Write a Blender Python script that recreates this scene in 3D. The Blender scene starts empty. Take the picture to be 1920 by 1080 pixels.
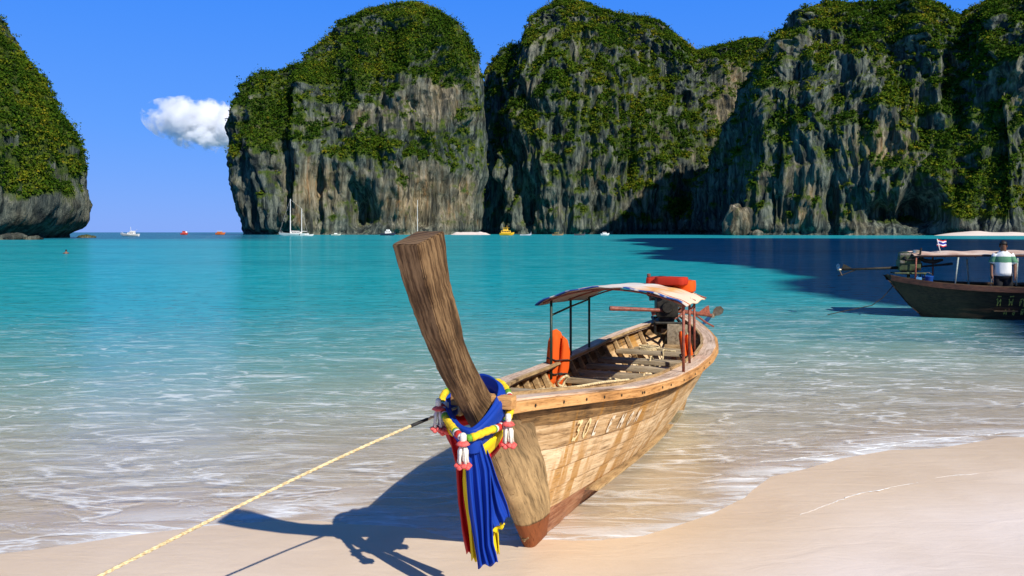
import bpy, bmesh, math, random
import numpy as np
from mathutils import Vector, Matrix
random.seed(7); RNG = np.random.default_rng(7)
SC = bpy.context.scene
COL = SC.collection

# ------------------------------------------------------------------ camera, sky, sun, exposure
F, CAMH, HY = 1493.0, 2.2, 435.5          # focal length in photo pixels, eye height, horizon row
cam = bpy.data.cameras.new('camera'); cam_o = bpy.data.objects.new('camera', cam); COL.objects.link(cam_o)
cam.sensor_width = 36.0; cam.lens = 36.0 * F / 1920.0
cam.shift_y = -(540 - HY) / 1920.0
cam.clip_start = 0.05; cam.clip_end = 60000
cam_o.location = (0, 0, CAMH); cam_o.rotation_euler = (math.radians(90), 0, 0)
SC.camera = cam_o

SUN_AZ, SUN_EL = math.radians(142), math.radians(38.5)
SUNV = Vector((math.sin(SUN_AZ) * math.cos(SUN_EL), math.cos(SUN_AZ) * math.cos(SUN_EL), math.sin(SUN_EL)))
world = bpy.data.worlds.new('World'); SC.world = world; world.use_nodes = True
wn = world.node_tree; wn.nodes.clear()
wo = wn.nodes.new('ShaderNodeOutputWorld'); wb = wn.nodes.new('ShaderNodeBackground')
sky = wn.nodes.new('ShaderNodeTexSky'); sky.sky_type = 'NISHITA'; sky.sun_disc = False
sky.sun_elevation = SUN_EL; sky.sun_rotation = SUN_AZ; sky.air_density = 1.0; sky.dust_density = 0.15; sky.ozone_density = 1.5
# the film's deep blue: the clear-sky model blended with one smooth gradient by elevation, same all round
gz_ = wn.nodes.new('ShaderNodeNewGeometry'); sx_ = wn.nodes.new('ShaderNodeSeparateXYZ'); wn.links.new(gz_.outputs['Incoming'], sx_.inputs[0])
ng_ = wn.nodes.new('ShaderNodeMath'); ng_.operation = 'MULTIPLY'; ng_.inputs[1].default_value = -1.0; wn.links.new(sx_.outputs[2], ng_.inputs[0])
rp_ = wn.nodes.new('ShaderNodeValToRGB'); wn.links.new(ng_.outputs[0], rp_.inputs[0])
SKY = [(0.0, (0.110, 0.275, 0.77)), (0.12, (0.062, 0.250, 0.80)), (0.28, (0.028, 0.205, 0.80)), (0.45, (0.013, 0.115, 0.42)), (1.0, (0.005, 0.040, 0.13))]
while len(rp_.color_ramp.elements) < len(SKY): rp_.color_ramp.elements.new(0.5)
for e_, (p_, c_) in zip(rp_.color_ramp.elements, SKY): e_.position = p_; e_.color = (c_[0], c_[1], c_[2], 1)
gn_ = wn.nodes.new('ShaderNodeVectorMath'); gn_.operation = 'SCALE'; gn_.inputs['Scale'].default_value = 1 / 0.115; wn.links.new(rp_.outputs[0], gn_.inputs[0])
mxs = wn.nodes.new('ShaderNodeMix'); mxs.data_type = 'RGBA'; mxs.inputs[0].default_value = 0.92
wn.links.new(sky.outputs[0], mxs.inputs[6]); wn.links.new(gn_.outputs[0], mxs.inputs[7]); wn.links.new(mxs.outputs[2], wb.inputs['Color'])
wb.inputs['Strength'].default_value = 0.115
wn.links.new(wb.outputs[0], wo.inputs['Surface'])
sl = bpy.data.lights.new('sun', 'SUN'); sl.energy = 4.9; sl.angle = math.radians(0.5); sl.color = (1.0, 0.95, 0.86)
so = bpy.data.objects.new('sun', sl); COL.objects.link(so); so.rotation_euler = SUNV.to_track_quat('Z', 'Y').to_euler()
SC.view_settings.view_transform = 'Standard'; SC.view_settings.look = 'None'
SC.view_settings.exposure = 0.30; SC.view_settings.gamma = 1.0; SC.view_settings.use_curve_mapping = False
SC.cycles.volume_bounces = 10; SC.cycles.max_bounces = 12; SC.cycles.transparent_max_bounces = 24
SC.cycles.use_denoising = True
SC.cycles.caustics_reflective = False; SC.cycles.caustics_refractive = False

# ------------------------------------------------------------------ helpers
def tag(o, label=None, cat=None, group=None, kind=None):
    if label: o['label'] = label
    if cat: o['category'] = cat
    if group: o['group'] = group
    if kind: o['kind'] = kind
    return o
def mesh_obj(name, verts, faces, mat=None, parent=None, smooth=False):
    me = bpy.data.meshes.new(name)
    me.from_pydata([tuple(v) for v in verts], [], [tuple(int(i) for i in f) for f in faces])
    me.validate()
    if smooth:
        me.polygons.foreach_set('use_smooth', np.ones(len(me.polygons), bool))
    o = bpy.data.objects.new(name, me); COL.objects.link(o)
    for m in (mat if isinstance(mat, (list, tuple)) else [mat] if mat else []): me.materials.append(m)
    if parent: o.parent = parent
    return o
def np_mesh(name, V, Q, mat=None, parent=None, smooth=True):
    """big quad mesh from numpy arrays"""
    V = np.ascontiguousarray(V, np.float32); Q = np.ascontiguousarray(Q, np.int32)
    me = bpy.data.meshes.new(name); n = len(Q); k = Q.shape[1]
    me.vertices.add(len(V)); me.vertices.foreach_set('co', V.ravel())
    me.loops.add(n * k); me.loops.foreach_set('vertex_index', Q.ravel())
    me.polygons.add(n); me.polygons.foreach_set('loop_start', np.arange(0, n * k, k, dtype=np.int32))
    me.polygons.foreach_set('use_smooth', np.full(n, smooth, bool))
    me.update(calc_edges=True)
    o = bpy.data.objects.new(name, me); COL.objects.link(o)
    if mat: me.materials.append(mat)
    if parent: o.parent = parent
    return o
def add_attr(o, name, arr):
    a = o.data.attributes.new(name, 'FLOAT', 'POINT'); a.data.foreach_set('value', np.ascontiguousarray(arr, np.float32))
def empty(name, loc=(0, 0, 0), rz=0.0):
    o = bpy.data.objects.new(name, None); COL.objects.link(o); o.location = loc; o.rotation_euler = (0, 0, rz); o.empty_display_size = 0.2
    return o
class MB:
    """collects shapes into one mesh"""
    def __init__(s): s.v = []; s.f = []
    def add(s, v, f):
        n = len(s.v); s.v += [tuple(p) for p in v]; s.f += [tuple(i + n for i in q) for q in f]; return s
    def box(s, c, d, rot=None, bev=0.0):
        bm = bmesh.new(); bmesh.ops.create_cube(bm, size=1.0)
        for v in bm.verts: v.co = Vector((v.co.x * d[0], v.co.y * d[1], v.co.z * d[2]))
        if bev > 0: bmesh.ops.bevel(bm, geom=bm.edges[:], offset=bev, segments=2, affect='EDGES', profile=0.6)
        R = rot if rot is not None else Matrix.Identity(3)
        bm.verts.index_update()
        s.add([R @ v.co + Vector(c) for v in bm.verts], [[v.index for v in f.verts] for f in bm.faces]); bm.free(); return s
    def tube(s, pts, r, n=8, cap=True, flat=1.0):
        pts = [Vector(p) for p in pts]; m = len(pts)
        rr = r if isinstance(r, (list, tuple, np.ndarray)) else [r] * m
        V = []; up = Vector((0, 0, 1))
        pa = None
        for i in range(m):
            t = (pts[min(i + 1, m - 1)] - pts[max(i - 1, 0)]).normalized()
            if pa is None:
                a = up.cross(t)
                if a.length < 0.05: a = Vector((1, 0, 0)).cross(t)
            else: a = pa - t * pa.dot(t)
            a.normalize(); b = t.cross(a); pa = a
            for k in range(n):
                th = 2 * math.pi * k / n
                V.append(pts[i] + a * (math.cos(th) * rr[i]) + b * (math.sin(th) * rr[i] * flat))
        Fs = [[i * n + k, i * n + (k + 1) % n, (i + 1) * n + (k + 1) % n, (i + 1) * n + k] for i in range(m - 1) for k in range(n)]
        if cap: Fs += [list(range(n))[::-1], [(m - 1) * n + k for k in range(n)]]
        s.add(V, Fs); return s
    def lathe(s, prof, c=(0, 0, 0), n=12, axis='z', R=None):
        V = []; m = len(prof)
        for r, z in prof:
            for k in range(n):
                th = 2 * math.pi * k / n; p = Vector((r * math.cos(th), r * math.sin(th), z))
                if R is not None: p = R @ p
                V.append(p + Vector(c))
        Fs = [[i * n + k, i * n + (k + 1) % n, (i + 1) * n + (k + 1) % n, (i + 1) * n + k] for i in range(m - 1) for k in range(n)]
        Fs += [list(range(n))[::-1], [(m - 1) * n + k for k in range(n)]]
        s.add(V, Fs); return s
    def build(s, name, mat, parent=None, smooth=False): return mesh_obj(name, s.v, s.f, mat, parent, smooth)
def auto_smooth(o, deg=40):
    me = o.data; me.polygons.foreach_set('use_smooth', np.ones(len(me.polygons), bool))
    bm = bmesh.new(); bm.from_mesh(me)
    for e in bm.edges:
        if len(e.link_faces) == 2 and e.calc_face_angle(0) > math.radians(deg): e.smooth = False
    bm.to_mesh(me); bm.free(); return o
def px(x, y, d): return Vector(((x - 960) / F * d, d, CAMH - (y - HY) * d / F))
def lerp(a, b, t): return a + (b - a) * t
def smooth01(x): x = np.clip(x, 0, 1); return x * x * (3 - 2 * x)

def _h(ix, iy, iz, seed):
    h = (ix * 374761393 + iy * 668265263 + iz * 2147483647 + seed * 974634777) & 0xFFFFFFFF
    h = ((h ^ (h >> 13)) * 1274126177) & 0xFFFFFFFF
    h = ((h ^ (h >> 16)) * 2246822519) & 0xFFFFFFFF
    return (h ^ (h >> 15)) & 0xFFFFFFFF
def noise3(P, seed=0):
    """gradient noise about -1..1"""
    P = np.asarray(P, np.float64); I = np.floor(P).astype(np.int64); f = P - I
    u = f * f * f * (f * (f * 6 - 15) + 10); out = np.zeros(len(P))
    for dx in (0, 1):
        for dy in (0, 1):
            for dz in (0, 1):
                h = _h(I[:, 0] + dx, I[:, 1] + dy, I[:, 2] + dz, seed)
                a = (h & 1023) / 1023.0 * 2 * np.pi; b = ((h >> 10) & 1023) / 1023.0 * 2 - 1; r = np.sqrt(1 - b * b)
                g = np.cos(a) * r * (f[:, 0] - dx) + np.sin(a) * r * (f[:, 1] - dy) + b * (f[:, 2] - dz)
                w = (u[:, 0] if dx else 1 - u[:, 0]) * (u[:, 1] if dy else 1 - u[:, 1]) * (u[:, 2] if dz else 1 - u[:, 2])
                out += g * w
    return out * 1.6
def fbm(P, octv=4, seed=0, gain=0.5):
    s = 0; a = 1.0; P = np.asarray(P, float)
    for k in range(octv): s = s + a * noise3(P * 2 ** k, seed + k); a *= gain
    return s
def ridged(P, octv=3, seed=0):
    s = 0; a = 1.0
    for k in range(octv): s = s + a * (1 - np.abs(noise3(np.asarray(P) * 2 ** k, seed + 17 * k)) * 2); a *= 0.5
    return s

# ------------------------------------------------------------------ materials
def new_mat(name):
    m = bpy.data.materials.new(name); m.use_nodes = True; nt = m.node_tree; nt.nodes.clear()
    o = nt.nodes.new('ShaderNodeOutputMaterial'); return m, nt, o
class NT:
    def __init__(s, nt): s.nt = nt
    def n(s, t, **kw):
        nd = s.nt.nodes.new('ShaderNode' + t)
        for k, v in kw.items(): setattr(nd, k, v)
        return nd
    def put(s, sock, v):
        if v is None: return
        if hasattr(v, 'is_output'): s.nt.links.new(v, sock)
        elif isinstance(v, (tuple, list)) and len(v) == 3 and sock.type == 'RGBA': sock.default_value = (*v, 1)
        else: sock.default_value = v
    def coord(s, out='Object', scale=(1, 1, 1), rot=(0, 0, 0), loc=(0, 0, 0)):
        if out == 'Position': c = s.n('NewGeometry').outputs['Position']
        else: c = s.n('TexCoord').outputs[out]
        m = s.n('Mapping'); s.nt.links.new(c, m.inputs['Vector'])
        m.inputs['Scale'].default_value = scale; m.inputs['Rotation'].default_value = rot; m.inputs['Location'].default_value = loc
        return m.outputs[0]
    def noise(s, vec, scale, detail=4, rough=0.55, dist=0.0, out='Fac'):
        t = s.n('TexNoise'); s.put(t.inputs['Vector'], vec); t.inputs['Scale'].default_value = scale
        t.inputs['Detail'].default_value = detail; t.inputs['Roughness'].default_value = rough; t.inputs['Distortion'].default_value = dist
        return t.outputs[out]
    def ramp(s, fac, stops, interp='LINEAR'):
        r = s.n('ValToRGB'); s.put(r.inputs[0], fac); e = r.color_ramp.elements; r.color_ramp.interpolation = interp
        while len(e) < len(stops): e.new(0.5)
        for i, (p, c) in enumerate(stops):
            e[i].position = p; e[i].color = (*c, 1) if isinstance(c, (tuple, list)) else (c, c, c, 1)
        return r.outputs[0]
    def rng(s, v, a, b, c=0.0, d=1.0, smooth=False):
        r = s.n('MapRange'); r.interpolation_type = 'SMOOTHSTEP' if smooth else 'LINEAR'
        s.put(r.inputs[0], v)
        for i, x in enumerate((a, b, c, d)): s.put(r.inputs[i + 1], x)
        return r.outputs[0]
    def math(s, op, a, b=None, c=None, clamp=False):
        m = s.n('Math', operation=op); m.use_clamp = clamp
        s.put(m.inputs[0], a)
        if b is not None: s.put(m.inputs[1], b)
        if c is not None: s.put(m.inputs[2], c)
        return m.outputs[0]
    def mix(s, fac, a, b, blend='MIX'):
        m = s.n('Mix', data_type='RGBA', blend_type=blend); m.clamp_factor = True
        s.put(m.inputs[0], fac); s.put(m.inputs[6], a); s.put(m.inputs[7], b); return m.outputs[2]
    def bump(s, h, strength=0.5, dist=0.01, normal=None):
        b = s.n('Bump'); s.put(b.inputs['Height'], h); s.put(b.inputs['Strength'], strength); b.inputs['Distance'].default_value = dist
        if normal is not None: s.put(b.inputs['Normal'], normal)
        return b.outputs[0]
    def attr(s, name): return s.n('Attribute', attribute_name=name).outputs['Fac']
    def bsdf(s, color, rough=0.6, normal=None, spec=0.4, metal=0.0, **kw):
        b = s.n('BsdfPrincipled'); s.put(b.inputs['Base Color'], color); s.put(b.inputs['Roughness'], rough)
        s.put(b.inputs['Specular IOR Level'], spec); s.put(b.inputs['Metallic'], metal)
        if normal is not None: s.put(b.inputs['Normal'], normal)
        for k, v in kw.items(): s.put(b.inputs[k], v)
        return b.outputs[0]
MATS = {}
def plain(name, c1, c2=None, rough=0.6, scale=6.0, bump=0.15, metal=0.0, spec=0.4, stretch=(1, 1, 1), bdist=0.01):
    """paint or metal with uneven colour and wear"""
    if name in MATS: return MATS[name]
    m, nt, o = new_mat(name); g = NT(nt); v = g.coord(scale=stretch)
    n1 = g.noise(v, scale, 6, 0.6); c2 = c2 or tuple(x * 0.6 for x in c1)
    col = g.ramp(n1, [(0.35, c2), (0.6, c1)])
    sh = g.bsdf(col, g.rng(n1, 0.3, 0.7, min(1, rough + 0.15), rough), g.bump(g.noise(v, scale * 5, 4), bump, bdist), spec, metal)
    nt.links.new(sh, o.inputs[0]); MATS[name] = m; return m
def wood(name, light, mid, dark, rot=(0, 0, 0), stretch=(0.9, 9, 9), stain=None, rough=0.75, crack=0.5, band=None, uv=False, bleach=None):
    if name in MATS: return MATS[name]
    m, nt, o = new_mat(name); g = NT(nt)
    if uv:        # grain follows the piece: gu along it, gv across it
        cx = g.n('CombineXYZ'); nt.links.new(g.attr('gu'), cx.inputs[0]); nt.links.new(g.attr('gv'), cx.inputs[1]); v0 = cx.outputs[0]
        stretch = (0.8, 13, 1)
    else: v0 = g.coord(scale=(1, 1, 1), rot=rot)
    mp = g.n('Mapping'); nt.links.new(v0, mp.inputs[0]); mp.inputs['Scale'].default_value = stretch; v = mp.outputs[0]
    big = g.noise(v0, 2.2, 5, 0.6); grain = g.noise(v, 3.2, 7, 0.68, 0.25); fine = g.noise(v, 13, 4, 0.7)
    col = g.ramp(g.math('ADD', g.math('MULTIPLY', grain, 0.62), g.math('MULTIPLY', big, 0.38)), [(0.36, dark), (0.47, mid), (0.58, light), (0.75, tuple(min(1, x * 1.15) for x in light))])
    cr = g.rng(fine, 0.30, 0.42, 0.0, 1.0)
    col = g.mix(g.math('MULTIPLY', g.math('SUBTRACT', 1.0, cr), crack), col, dark)
    if stain:     # rust-coloured runs below the fastenings: narrow along the boat, long down the plank
        sv = g.coord(scale=(3.4, 0.2, 0.45), rot=(0, math.radians(-10), 0), loc=(0.8, 0, 0)); sn = g.noise(sv, 1.5, 4, 0.6)
        mk = g.math('MULTIPLY', g.rng(sn, 0.53, 0.60), g.math('MULTIPLY', g.rng(grain, 0.3, 0.55, 0.35, 1.0), g.rng(big, 0.36, 0.52, 0.45, 1.0)))
        col = g.mix(g.math('MULTIPLY', mk, 0.85), col, stain)
    if band:      # painted boot-top below a height
        sep = g.n('SeparateXYZ'); nt.links.new(g.n('TexCoord').outputs['Object'], sep.inputs[0])
        k = g.math('ADD', sep.outputs[2], g.math('MULTIPLY', g.noise(v0, 9, 3), 0.03))
        col = g.mix(g.rng(k, band[0] + 0.015, band[0] + 0.022, 1.0, 0.0), col, g.ramp(fine, [(0.35, tuple(x * 0.7 for x in band[1])), (0.6, band[1])]))
    if bleach:    # lower timber bleached by sun and salt
        sep2 = g.n('SeparateXYZ'); nt.links.new(g.n('TexCoord').outputs['Object'], sep2.inputs[0])
        kk = g.math('ADD', sep2.outputs[2], g.math('MULTIPLY', grain, 0.5)); low = g.math('MULTIPLY', g.rng(kk, bleach[0], bleach[0] + 0.45, 1.0, 0.0), g.rng(sep2.outputs[2], 0.205, 0.22))
        col = g.mix(g.math('MULTIPLY', low, 0.8), col, g.ramp(grain, [(0.35, tuple(x * 0.35 for x in bleach[1])), (0.5, tuple(x * 0.75 for x in bleach[1])), (0.62, bleach[1])]))
    hgt = g.math('ADD', g.math('MULTIPLY', grain, 0.6), g.math('MULTIPLY', cr, 0.6))
    sh = g.bsdf(col, rough, g.bump(hgt, 0.8, 0.008), 0.25); nt.links.new(sh, o.inputs[0]); MATS[name] = m; return m
def cloth(name, c, sheen=0.3, rough=0.8, trans=0.25):
    if name in MATS: return MATS[name]
    m, nt, o = new_mat(name); g = NT(nt); v = g.coord()
    n1 = g.noise(v, 9, 4); col = g.mix(n1, tuple(x * 0.82 for x in c), c)
    nb = g.bump(g.noise(g.coord(scale=(60, 60, 8)), 8, 3), 0.25, 0.003)
    a = g.bsdf(col, rough, nb, 0.2); t = g.n('BsdfTranslucent'); g.put(t.inputs[0], col)
    mx = g.n('MixShader'); mx.inputs[0].default_value = trans; nt.links.new(a, mx.inputs[1]); nt.links.new(t.outputs[0], mx.inputs[2])
    nt.links.new(mx.outputs[0], o.inputs[0]); MATS[name] = m; return m

# ------------------------------------------------------------------ sand, sea
SHX = np.array([-400, -60, -20, -10, -3.5, -2.5, -1.5, -0.4, 0.9, 1.6, 2.4, 4.0, 5.5, 12, 40, 80, 400.])
SHY = np.array([-60, -4, 2.6, 4.2, 5.35, 5.7, 6.2, 5.75, 5.75, 6.3, 7.1, 8.0, 8.45, 9.6, 12, 8, -40.])
DD = np.array([-400, -60, -8, 0, 3, 8, 15, 30, 80, 200, 400, 30000.])
DZ = np.array([9, 2.6, 0.34, 0, -0.11, -0.40, -0.95, -2.1, -4.5, -7, -9, -30.])
def ground_z(x, y, wob=True):
    x = np.asarray(x, float); y = np.asarray(y, float)
    d = y - np.interp(x, SHX, SHY)
    z = np.interp(d, DD, DZ)
    if wob:
        P = np.stack([x, y, np.zeros_like(x)], 1)
        near = np.exp(-(np.hypot(x, y - 6) / 30) ** 2)
        z = z + near * (0.022 * noise3(P * np.array([0.5, 0.9, 1]), 3) + 0.006 * noise3(P * np.array([1.6, 3.0, 1]), 5))
    return z
def fan_grid(y0, y1, g, ncol, spread, x_off):
    n = int(math.log((y1 + 12 - y0) / 12.0) / math.log(1 + g)) + 1
    t = np.linspace(0, 1, n); Y = y0 - 12 + 12.0 * ((y1 + 12 - y0) / 12.0) ** t
    c = np.linspace(-1, 1, ncol); c = np.sign(c) * np.abs(c) ** 1.6 * spread
    YY, CC = np.meshgrid(Y, c, indexing='ij'); XX = CC * (YY - y0 + x_off)
    V = np.stack([XX.ravel(), YY.ravel(), np.zeros(XX.size)], 1)
    i = np.arange(n - 1)[:, None] * ncol + np.arange(ncol - 1)[None]; i = i.ravel()
    return V, np.stack([i, i + 1, i + ncol + 1, i + ncol], 1)

m, nt, o = new_mat('sand'); g = NT(nt)
p1 = g.coord('Position'); wet = g.attr('wet')
rv = g.coord('Position', scale=(0.55, 1.6, 1), rot=(0, 0, math.radians(-8)))
n1 = g.noise(p1, 0.8, 5, 0.6); n2 = g.noise(p1, 190, 3, 0.7); n3 = g.noise(rv, 3.4, 5, 0.6, 0.8)
col = g.ramp(g.math('ADD', g.math('MULTIPLY', n1, 0.6), g.math('MULTIPLY', n2, 0.4)), [(0.3, (0.66, 0.55, 0.47)), (0.55, (0.76, 0.66, 0.60)), (0.75, (0.82, 0.73, 0.69))])
col = g.mix(g.math('MULTIPLY', wet, 0.85), col, (0.95, 0.84, 0.62), 'MULTIPLY')
hh = g.math('ADD', g.math('MULTIPLY', n3, 0.8), g.math('MULTIPLY', n2, 0.12))
vor = g.n('TexVoronoi', feature='F1'); nt.links.new(g.coord('Position', scale=(1.0, 1.0, 1)), vor.inputs[0]); vor.inputs['Scale'].default_value = 2.6
sh = g.bsdf(col, g.rng(wet, 0, 1, 0.92, 0.42), g.bump(hh, 0.35, 0.03), g.rng(wet, 0, 1, 0.15, 0.45)); nt.links.new(sh, o.inputs[0]); SAND = m

V, Q = fan_grid(-40, 22000, 0.016, 260, 2.2, 22)
# finer sheet density near the boat comes from the fan itself
V[:, 2] = ground_z(V[:, 0], V[:, 1])
sand = np_mesh('beach', V, Q, SAND)
dsh = V[:, 1] - np.interp(V[:, 0], SHX, SHY)
add_attr(sand, 'wet', np.clip(smooth01((dsh + 1.9 + 0.7 * noise3(V * np.array([0.45, 0.6, 0]), 9)) / 1.4), 0, 1))
tag(sand, 'pale pinkish sand beach running down under the shallow water', kind='structure')

m, nt, o = new_mat('sea_water'); g = NT(nt)
dep = g.attr('depth'); deep = g.attr('deep'); pos = g.coord('Position')
# ripples: three sizes, crests along the shore
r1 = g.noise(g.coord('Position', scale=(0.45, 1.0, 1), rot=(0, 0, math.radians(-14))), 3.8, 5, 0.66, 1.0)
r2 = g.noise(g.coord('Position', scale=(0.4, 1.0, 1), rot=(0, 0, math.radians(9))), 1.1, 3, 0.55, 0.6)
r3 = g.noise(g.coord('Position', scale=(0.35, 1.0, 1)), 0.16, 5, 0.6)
hgt = g.math('ADD', g.math('ADD', g.math('MULTIPLY', r1, 0.35), g.math('MULTIPLY', r2, 0.7)), g.math('MULTIPLY', r3, 1.6))
nb = g.bump(hgt, 0.55, 0.13)
# sea body: turquoise over sand, darker weed patches, blue where it is deep
weed = g.rng(g.noise(g.coord('Position', scale=(0.35, 1.4, 1)), 0.022, 4, 0.6), 0.46, 0.62)
body = g.ramp(g.rng(dep, 0.0, 9.0), [(0.0, (0.74, 0.76, 0.66)), (0.045, (0.24, 0.66, 0.66)), (0.11, (0.030, 0.47, 0.53)), (0.22, (0.006, 0.37, 0.42)), (0.5, (0.002, 0.29, 0.34))])
body = g.mix(g.math('MULTIPLY', weed, g.rng(dep, 1.2, 4.0, 0.0, 0.75)), body, (0.002, 0.17, 0.23))
body = g.mix(deep, body, (0.001, 0.060, 0.135))
body = g.mix(g.rng(r2, 0.40, 0.66, 0.0, 0.30), body, (0.12, 0.60, 0.64))  # light on the ripples painted into the body colour
body = g.mix(g.math('MULTIPLY', g.rng(r1, 0.52, 0.36, 0.0, 0.5), g.rng(dep, 0.3, 1.5)), body, (0.004, 0.20, 0.22))  # dark side of the ripples painted in as green streaks
dif = g.n('BsdfDiffuse'); g.put(dif.inputs[0], body); g.put(dif.inputs['Normal'], nb)
ex = g.n('CombineColor')
# light and dark ripple facets painted into the water's tint and clearness
pth = g.math('MULTIPLY', dep, g.rng(r1, 0.3, 0.7, 0.72, 1.3))
for i, k in enumerate((0.62, 0.07, 0.08)): g.put(ex.inputs[i], g.math('EXPONENT', g.math('MULTIPLY', pth, -k)))
tr = g.n('BsdfTransparent'); g.put(tr.inputs[0], ex.outputs[0])
mx = g.n('MixShader'); g.put(mx.inputs[0], g.math('SUBTRACT', 1.0, g.math('EXPONENT', g.math('MULTIPLY', pth, -1.0))))
nt.links.new(tr.outputs[0], mx.inputs[1]); nt.links.new(dif.outputs[0], mx.inputs[2])
gl = g.n('BsdfGlossy'); gl.inputs['Roughness'].default_value = 0.10; g.put(gl.inputs['Normal'], nb)
fr = g.n('Fresnel'); fr.inputs[0].default_value = 1.33; g.put(fr.inputs['Normal'], nb)
mx2 = g.n('MixShader'); g.put(mx2.inputs[0], g.math('MINIMUM', g.math('MULTIPLY', fr.outputs[0], 0.72), 0.29))
nt.links.new(mx.outputs[0], mx2.inputs[1]); nt.links.new(gl.outputs[0], mx2.inputs[2])
# caustics and glints painted as white lines along ripples; froth lace at the edge
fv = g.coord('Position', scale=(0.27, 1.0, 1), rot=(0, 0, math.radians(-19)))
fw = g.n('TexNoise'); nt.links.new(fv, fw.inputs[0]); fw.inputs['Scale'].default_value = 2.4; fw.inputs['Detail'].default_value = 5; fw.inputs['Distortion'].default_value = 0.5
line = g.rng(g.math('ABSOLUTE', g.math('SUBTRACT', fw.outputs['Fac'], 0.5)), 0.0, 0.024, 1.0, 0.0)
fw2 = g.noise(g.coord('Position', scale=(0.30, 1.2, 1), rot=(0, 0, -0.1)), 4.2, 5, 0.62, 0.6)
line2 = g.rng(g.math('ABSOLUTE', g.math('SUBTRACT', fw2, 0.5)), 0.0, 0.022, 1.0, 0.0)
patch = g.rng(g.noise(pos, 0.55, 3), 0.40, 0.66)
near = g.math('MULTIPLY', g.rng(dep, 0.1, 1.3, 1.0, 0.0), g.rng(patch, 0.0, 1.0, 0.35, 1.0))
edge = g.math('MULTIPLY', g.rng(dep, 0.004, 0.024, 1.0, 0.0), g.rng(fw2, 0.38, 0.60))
glint_foam = g.math('ADD', g.math('MULTIPLY', g.math('MAXIMUM', line, g.math('MULTIPLY', line2, 0.5)), g.math('MULTIPLY', near, 0.75)), g.math('MULTIPLY', edge, 0.75), clamp=True)
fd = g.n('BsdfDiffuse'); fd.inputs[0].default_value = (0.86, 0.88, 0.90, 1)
mx3 = g.n('MixShader'); g.put(mx3.inputs[0], glint_foam); nt.links.new(mx2.outputs[0], mx3.inputs[1]); nt.links.new(fd.outputs[0], mx3.inputs[2])
nt.links.new(mx3.outputs[0], o.inputs[0]); SEA = m

V, Q = fan_grid(-20, 22000, 0.012, 300, 2.2, 22)
gz = ground_z(V[:, 0], V[:, 1]); keepv = gz < 0.05
Q = Q[keepv[Q].any(1)]
used = np.unique(Q); remap = np.full(len(V), -1); remap[used] = np.arange(len(used)); V = V[used]; Q = remap[Q]; gz = gz[used]
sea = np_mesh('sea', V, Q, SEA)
add_attr(sea, 'depth', np.clip(-gz, 0, 30))
r = V[:, 0] / np.maximum(V[:, 1], 1.0)
wob = 30 * noise3(V * 0.012, 21)
deepm = smooth01((V[:, 1] + wob - 190) / 110) * smooth01((-0.295 - r) / 0.05 + 0.5)
deepm = np.maximum(deepm, smooth01((V[:, 1] - 800) / 200))
add_attr(sea, 'deep', deepm)
tag(sea, 'clear turquoise lagoon water with fine ripples, edge froth and painted white glint lines', kind='structure')

# ------------------------------------------------------------------ cliffs
def zone(PX, PY, zs):
    w = np.zeros(len(PX))
    for cx, cy, rx, ry, k in zs:
        e = np.exp(-(((PX - cx) / rx) ** 2 + ((PY - cy) / ry) ** 2))
        w = w + k * e
    return w
m, nt, o = new_mat('limestone'); g = NT(nt)
vg = g.attr('veg'); tn = g.attr('tan')
pv = g.coord('Position', scale=(1, 1, 0.16)); pv2 = g.coord('Position', scale=(1, 1, 0.3)); pi = g.coord('Position')
s1 = g.noise(pv, 0.10, 6, 0.66, 0.4); s2 = g.noise(g.coord('Position', scale=(1, 1, 0.15)), 0.20, 7, 0.68, 0.5); b1 = g.noise(pi, 0.03, 4, 0.6); s3 = g.noise(pv2, 0.8, 5, 0.7)
grey = g.ramp(s2, [(0.36, (0.012, 0.016, 0.015)), (0.47, (0.050, 0.064, 0.058)), (0.56, (0.125, 0.145, 0.118)), (0.70, (0.27, 0.27, 0.21))])
tanc = g.ramp(s2, [(0.34, (0.06, 0.045, 0.022)), (0.46, (0.21, 0.16, 0.085)), (0.58, (0.36, 0.28, 0.17)), (0.70, (0.50, 0.38, 0.27))])
orange = g.ramp(s3, [(0.4, (0.18, 0.085, 0.03)), (0.65, (0.45, 0.24, 0.09))])
tf = g.math('ADD', tn, g.rng(b1, 0.40, 0.70, -0.25, 0.45), clamp=True)
rock = g.mix(tf, grey, tanc)
rock = g.mix(g.math('MULTIPLY', g.rng(s1, 0.56, 0.68), g.rng(tf, 0.2, 0.8)), rock, orange)
flt = g.noise(g.coord('Position', scale=(1, 1, 0.07)), 0.42, 4, 0.6, 0.2)
rock = g.mix(g.rng(flt, 0.54, 0.66, 0.0, 0.45), rock, (0.27, 0.28, 0.20)); rock = g.mix(g.rng(flt, 0.46, 0.36, 0.0, 0.7), rock, (0.016, 0.022, 0.020))
stain = g.rng(s1, 0.36, 0.47, 0.75, 0.0); rock = g.mix(stain, rock, (0.028, 0.034, 0.034))
grn = g.ramp(g.noise(pi, 0.35, 5, 0.7), [(0.3, (0.016, 0.034, 0.008)), (0.5, (0.050, 0.082, 0.014)), (0.7, (0.13, 0.145, 0.024))])
moss = g.math('ADD', vg, g.math('MULTIPLY', g.math('SUBTRACT', g.noise(pi, 0.12, 6, 0.7), 0.5), 2.2))
col = g.mix(g.rng(moss, 0.16, 0.60), rock, grn)
hh = g.math('ADD', g.math('MULTIPLY', s2, 1.0), g.math('ADD', g.math('MULTIPLY', s3, 0.6), g.math('MULTIPLY', s1, 1.5)))
sh = g.bsdf(col, 0.95, g.bump(hh, 0.9, 3.0), 0.1); nt.links.new(sh, o.inputs[0]); ROCK = m

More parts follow.
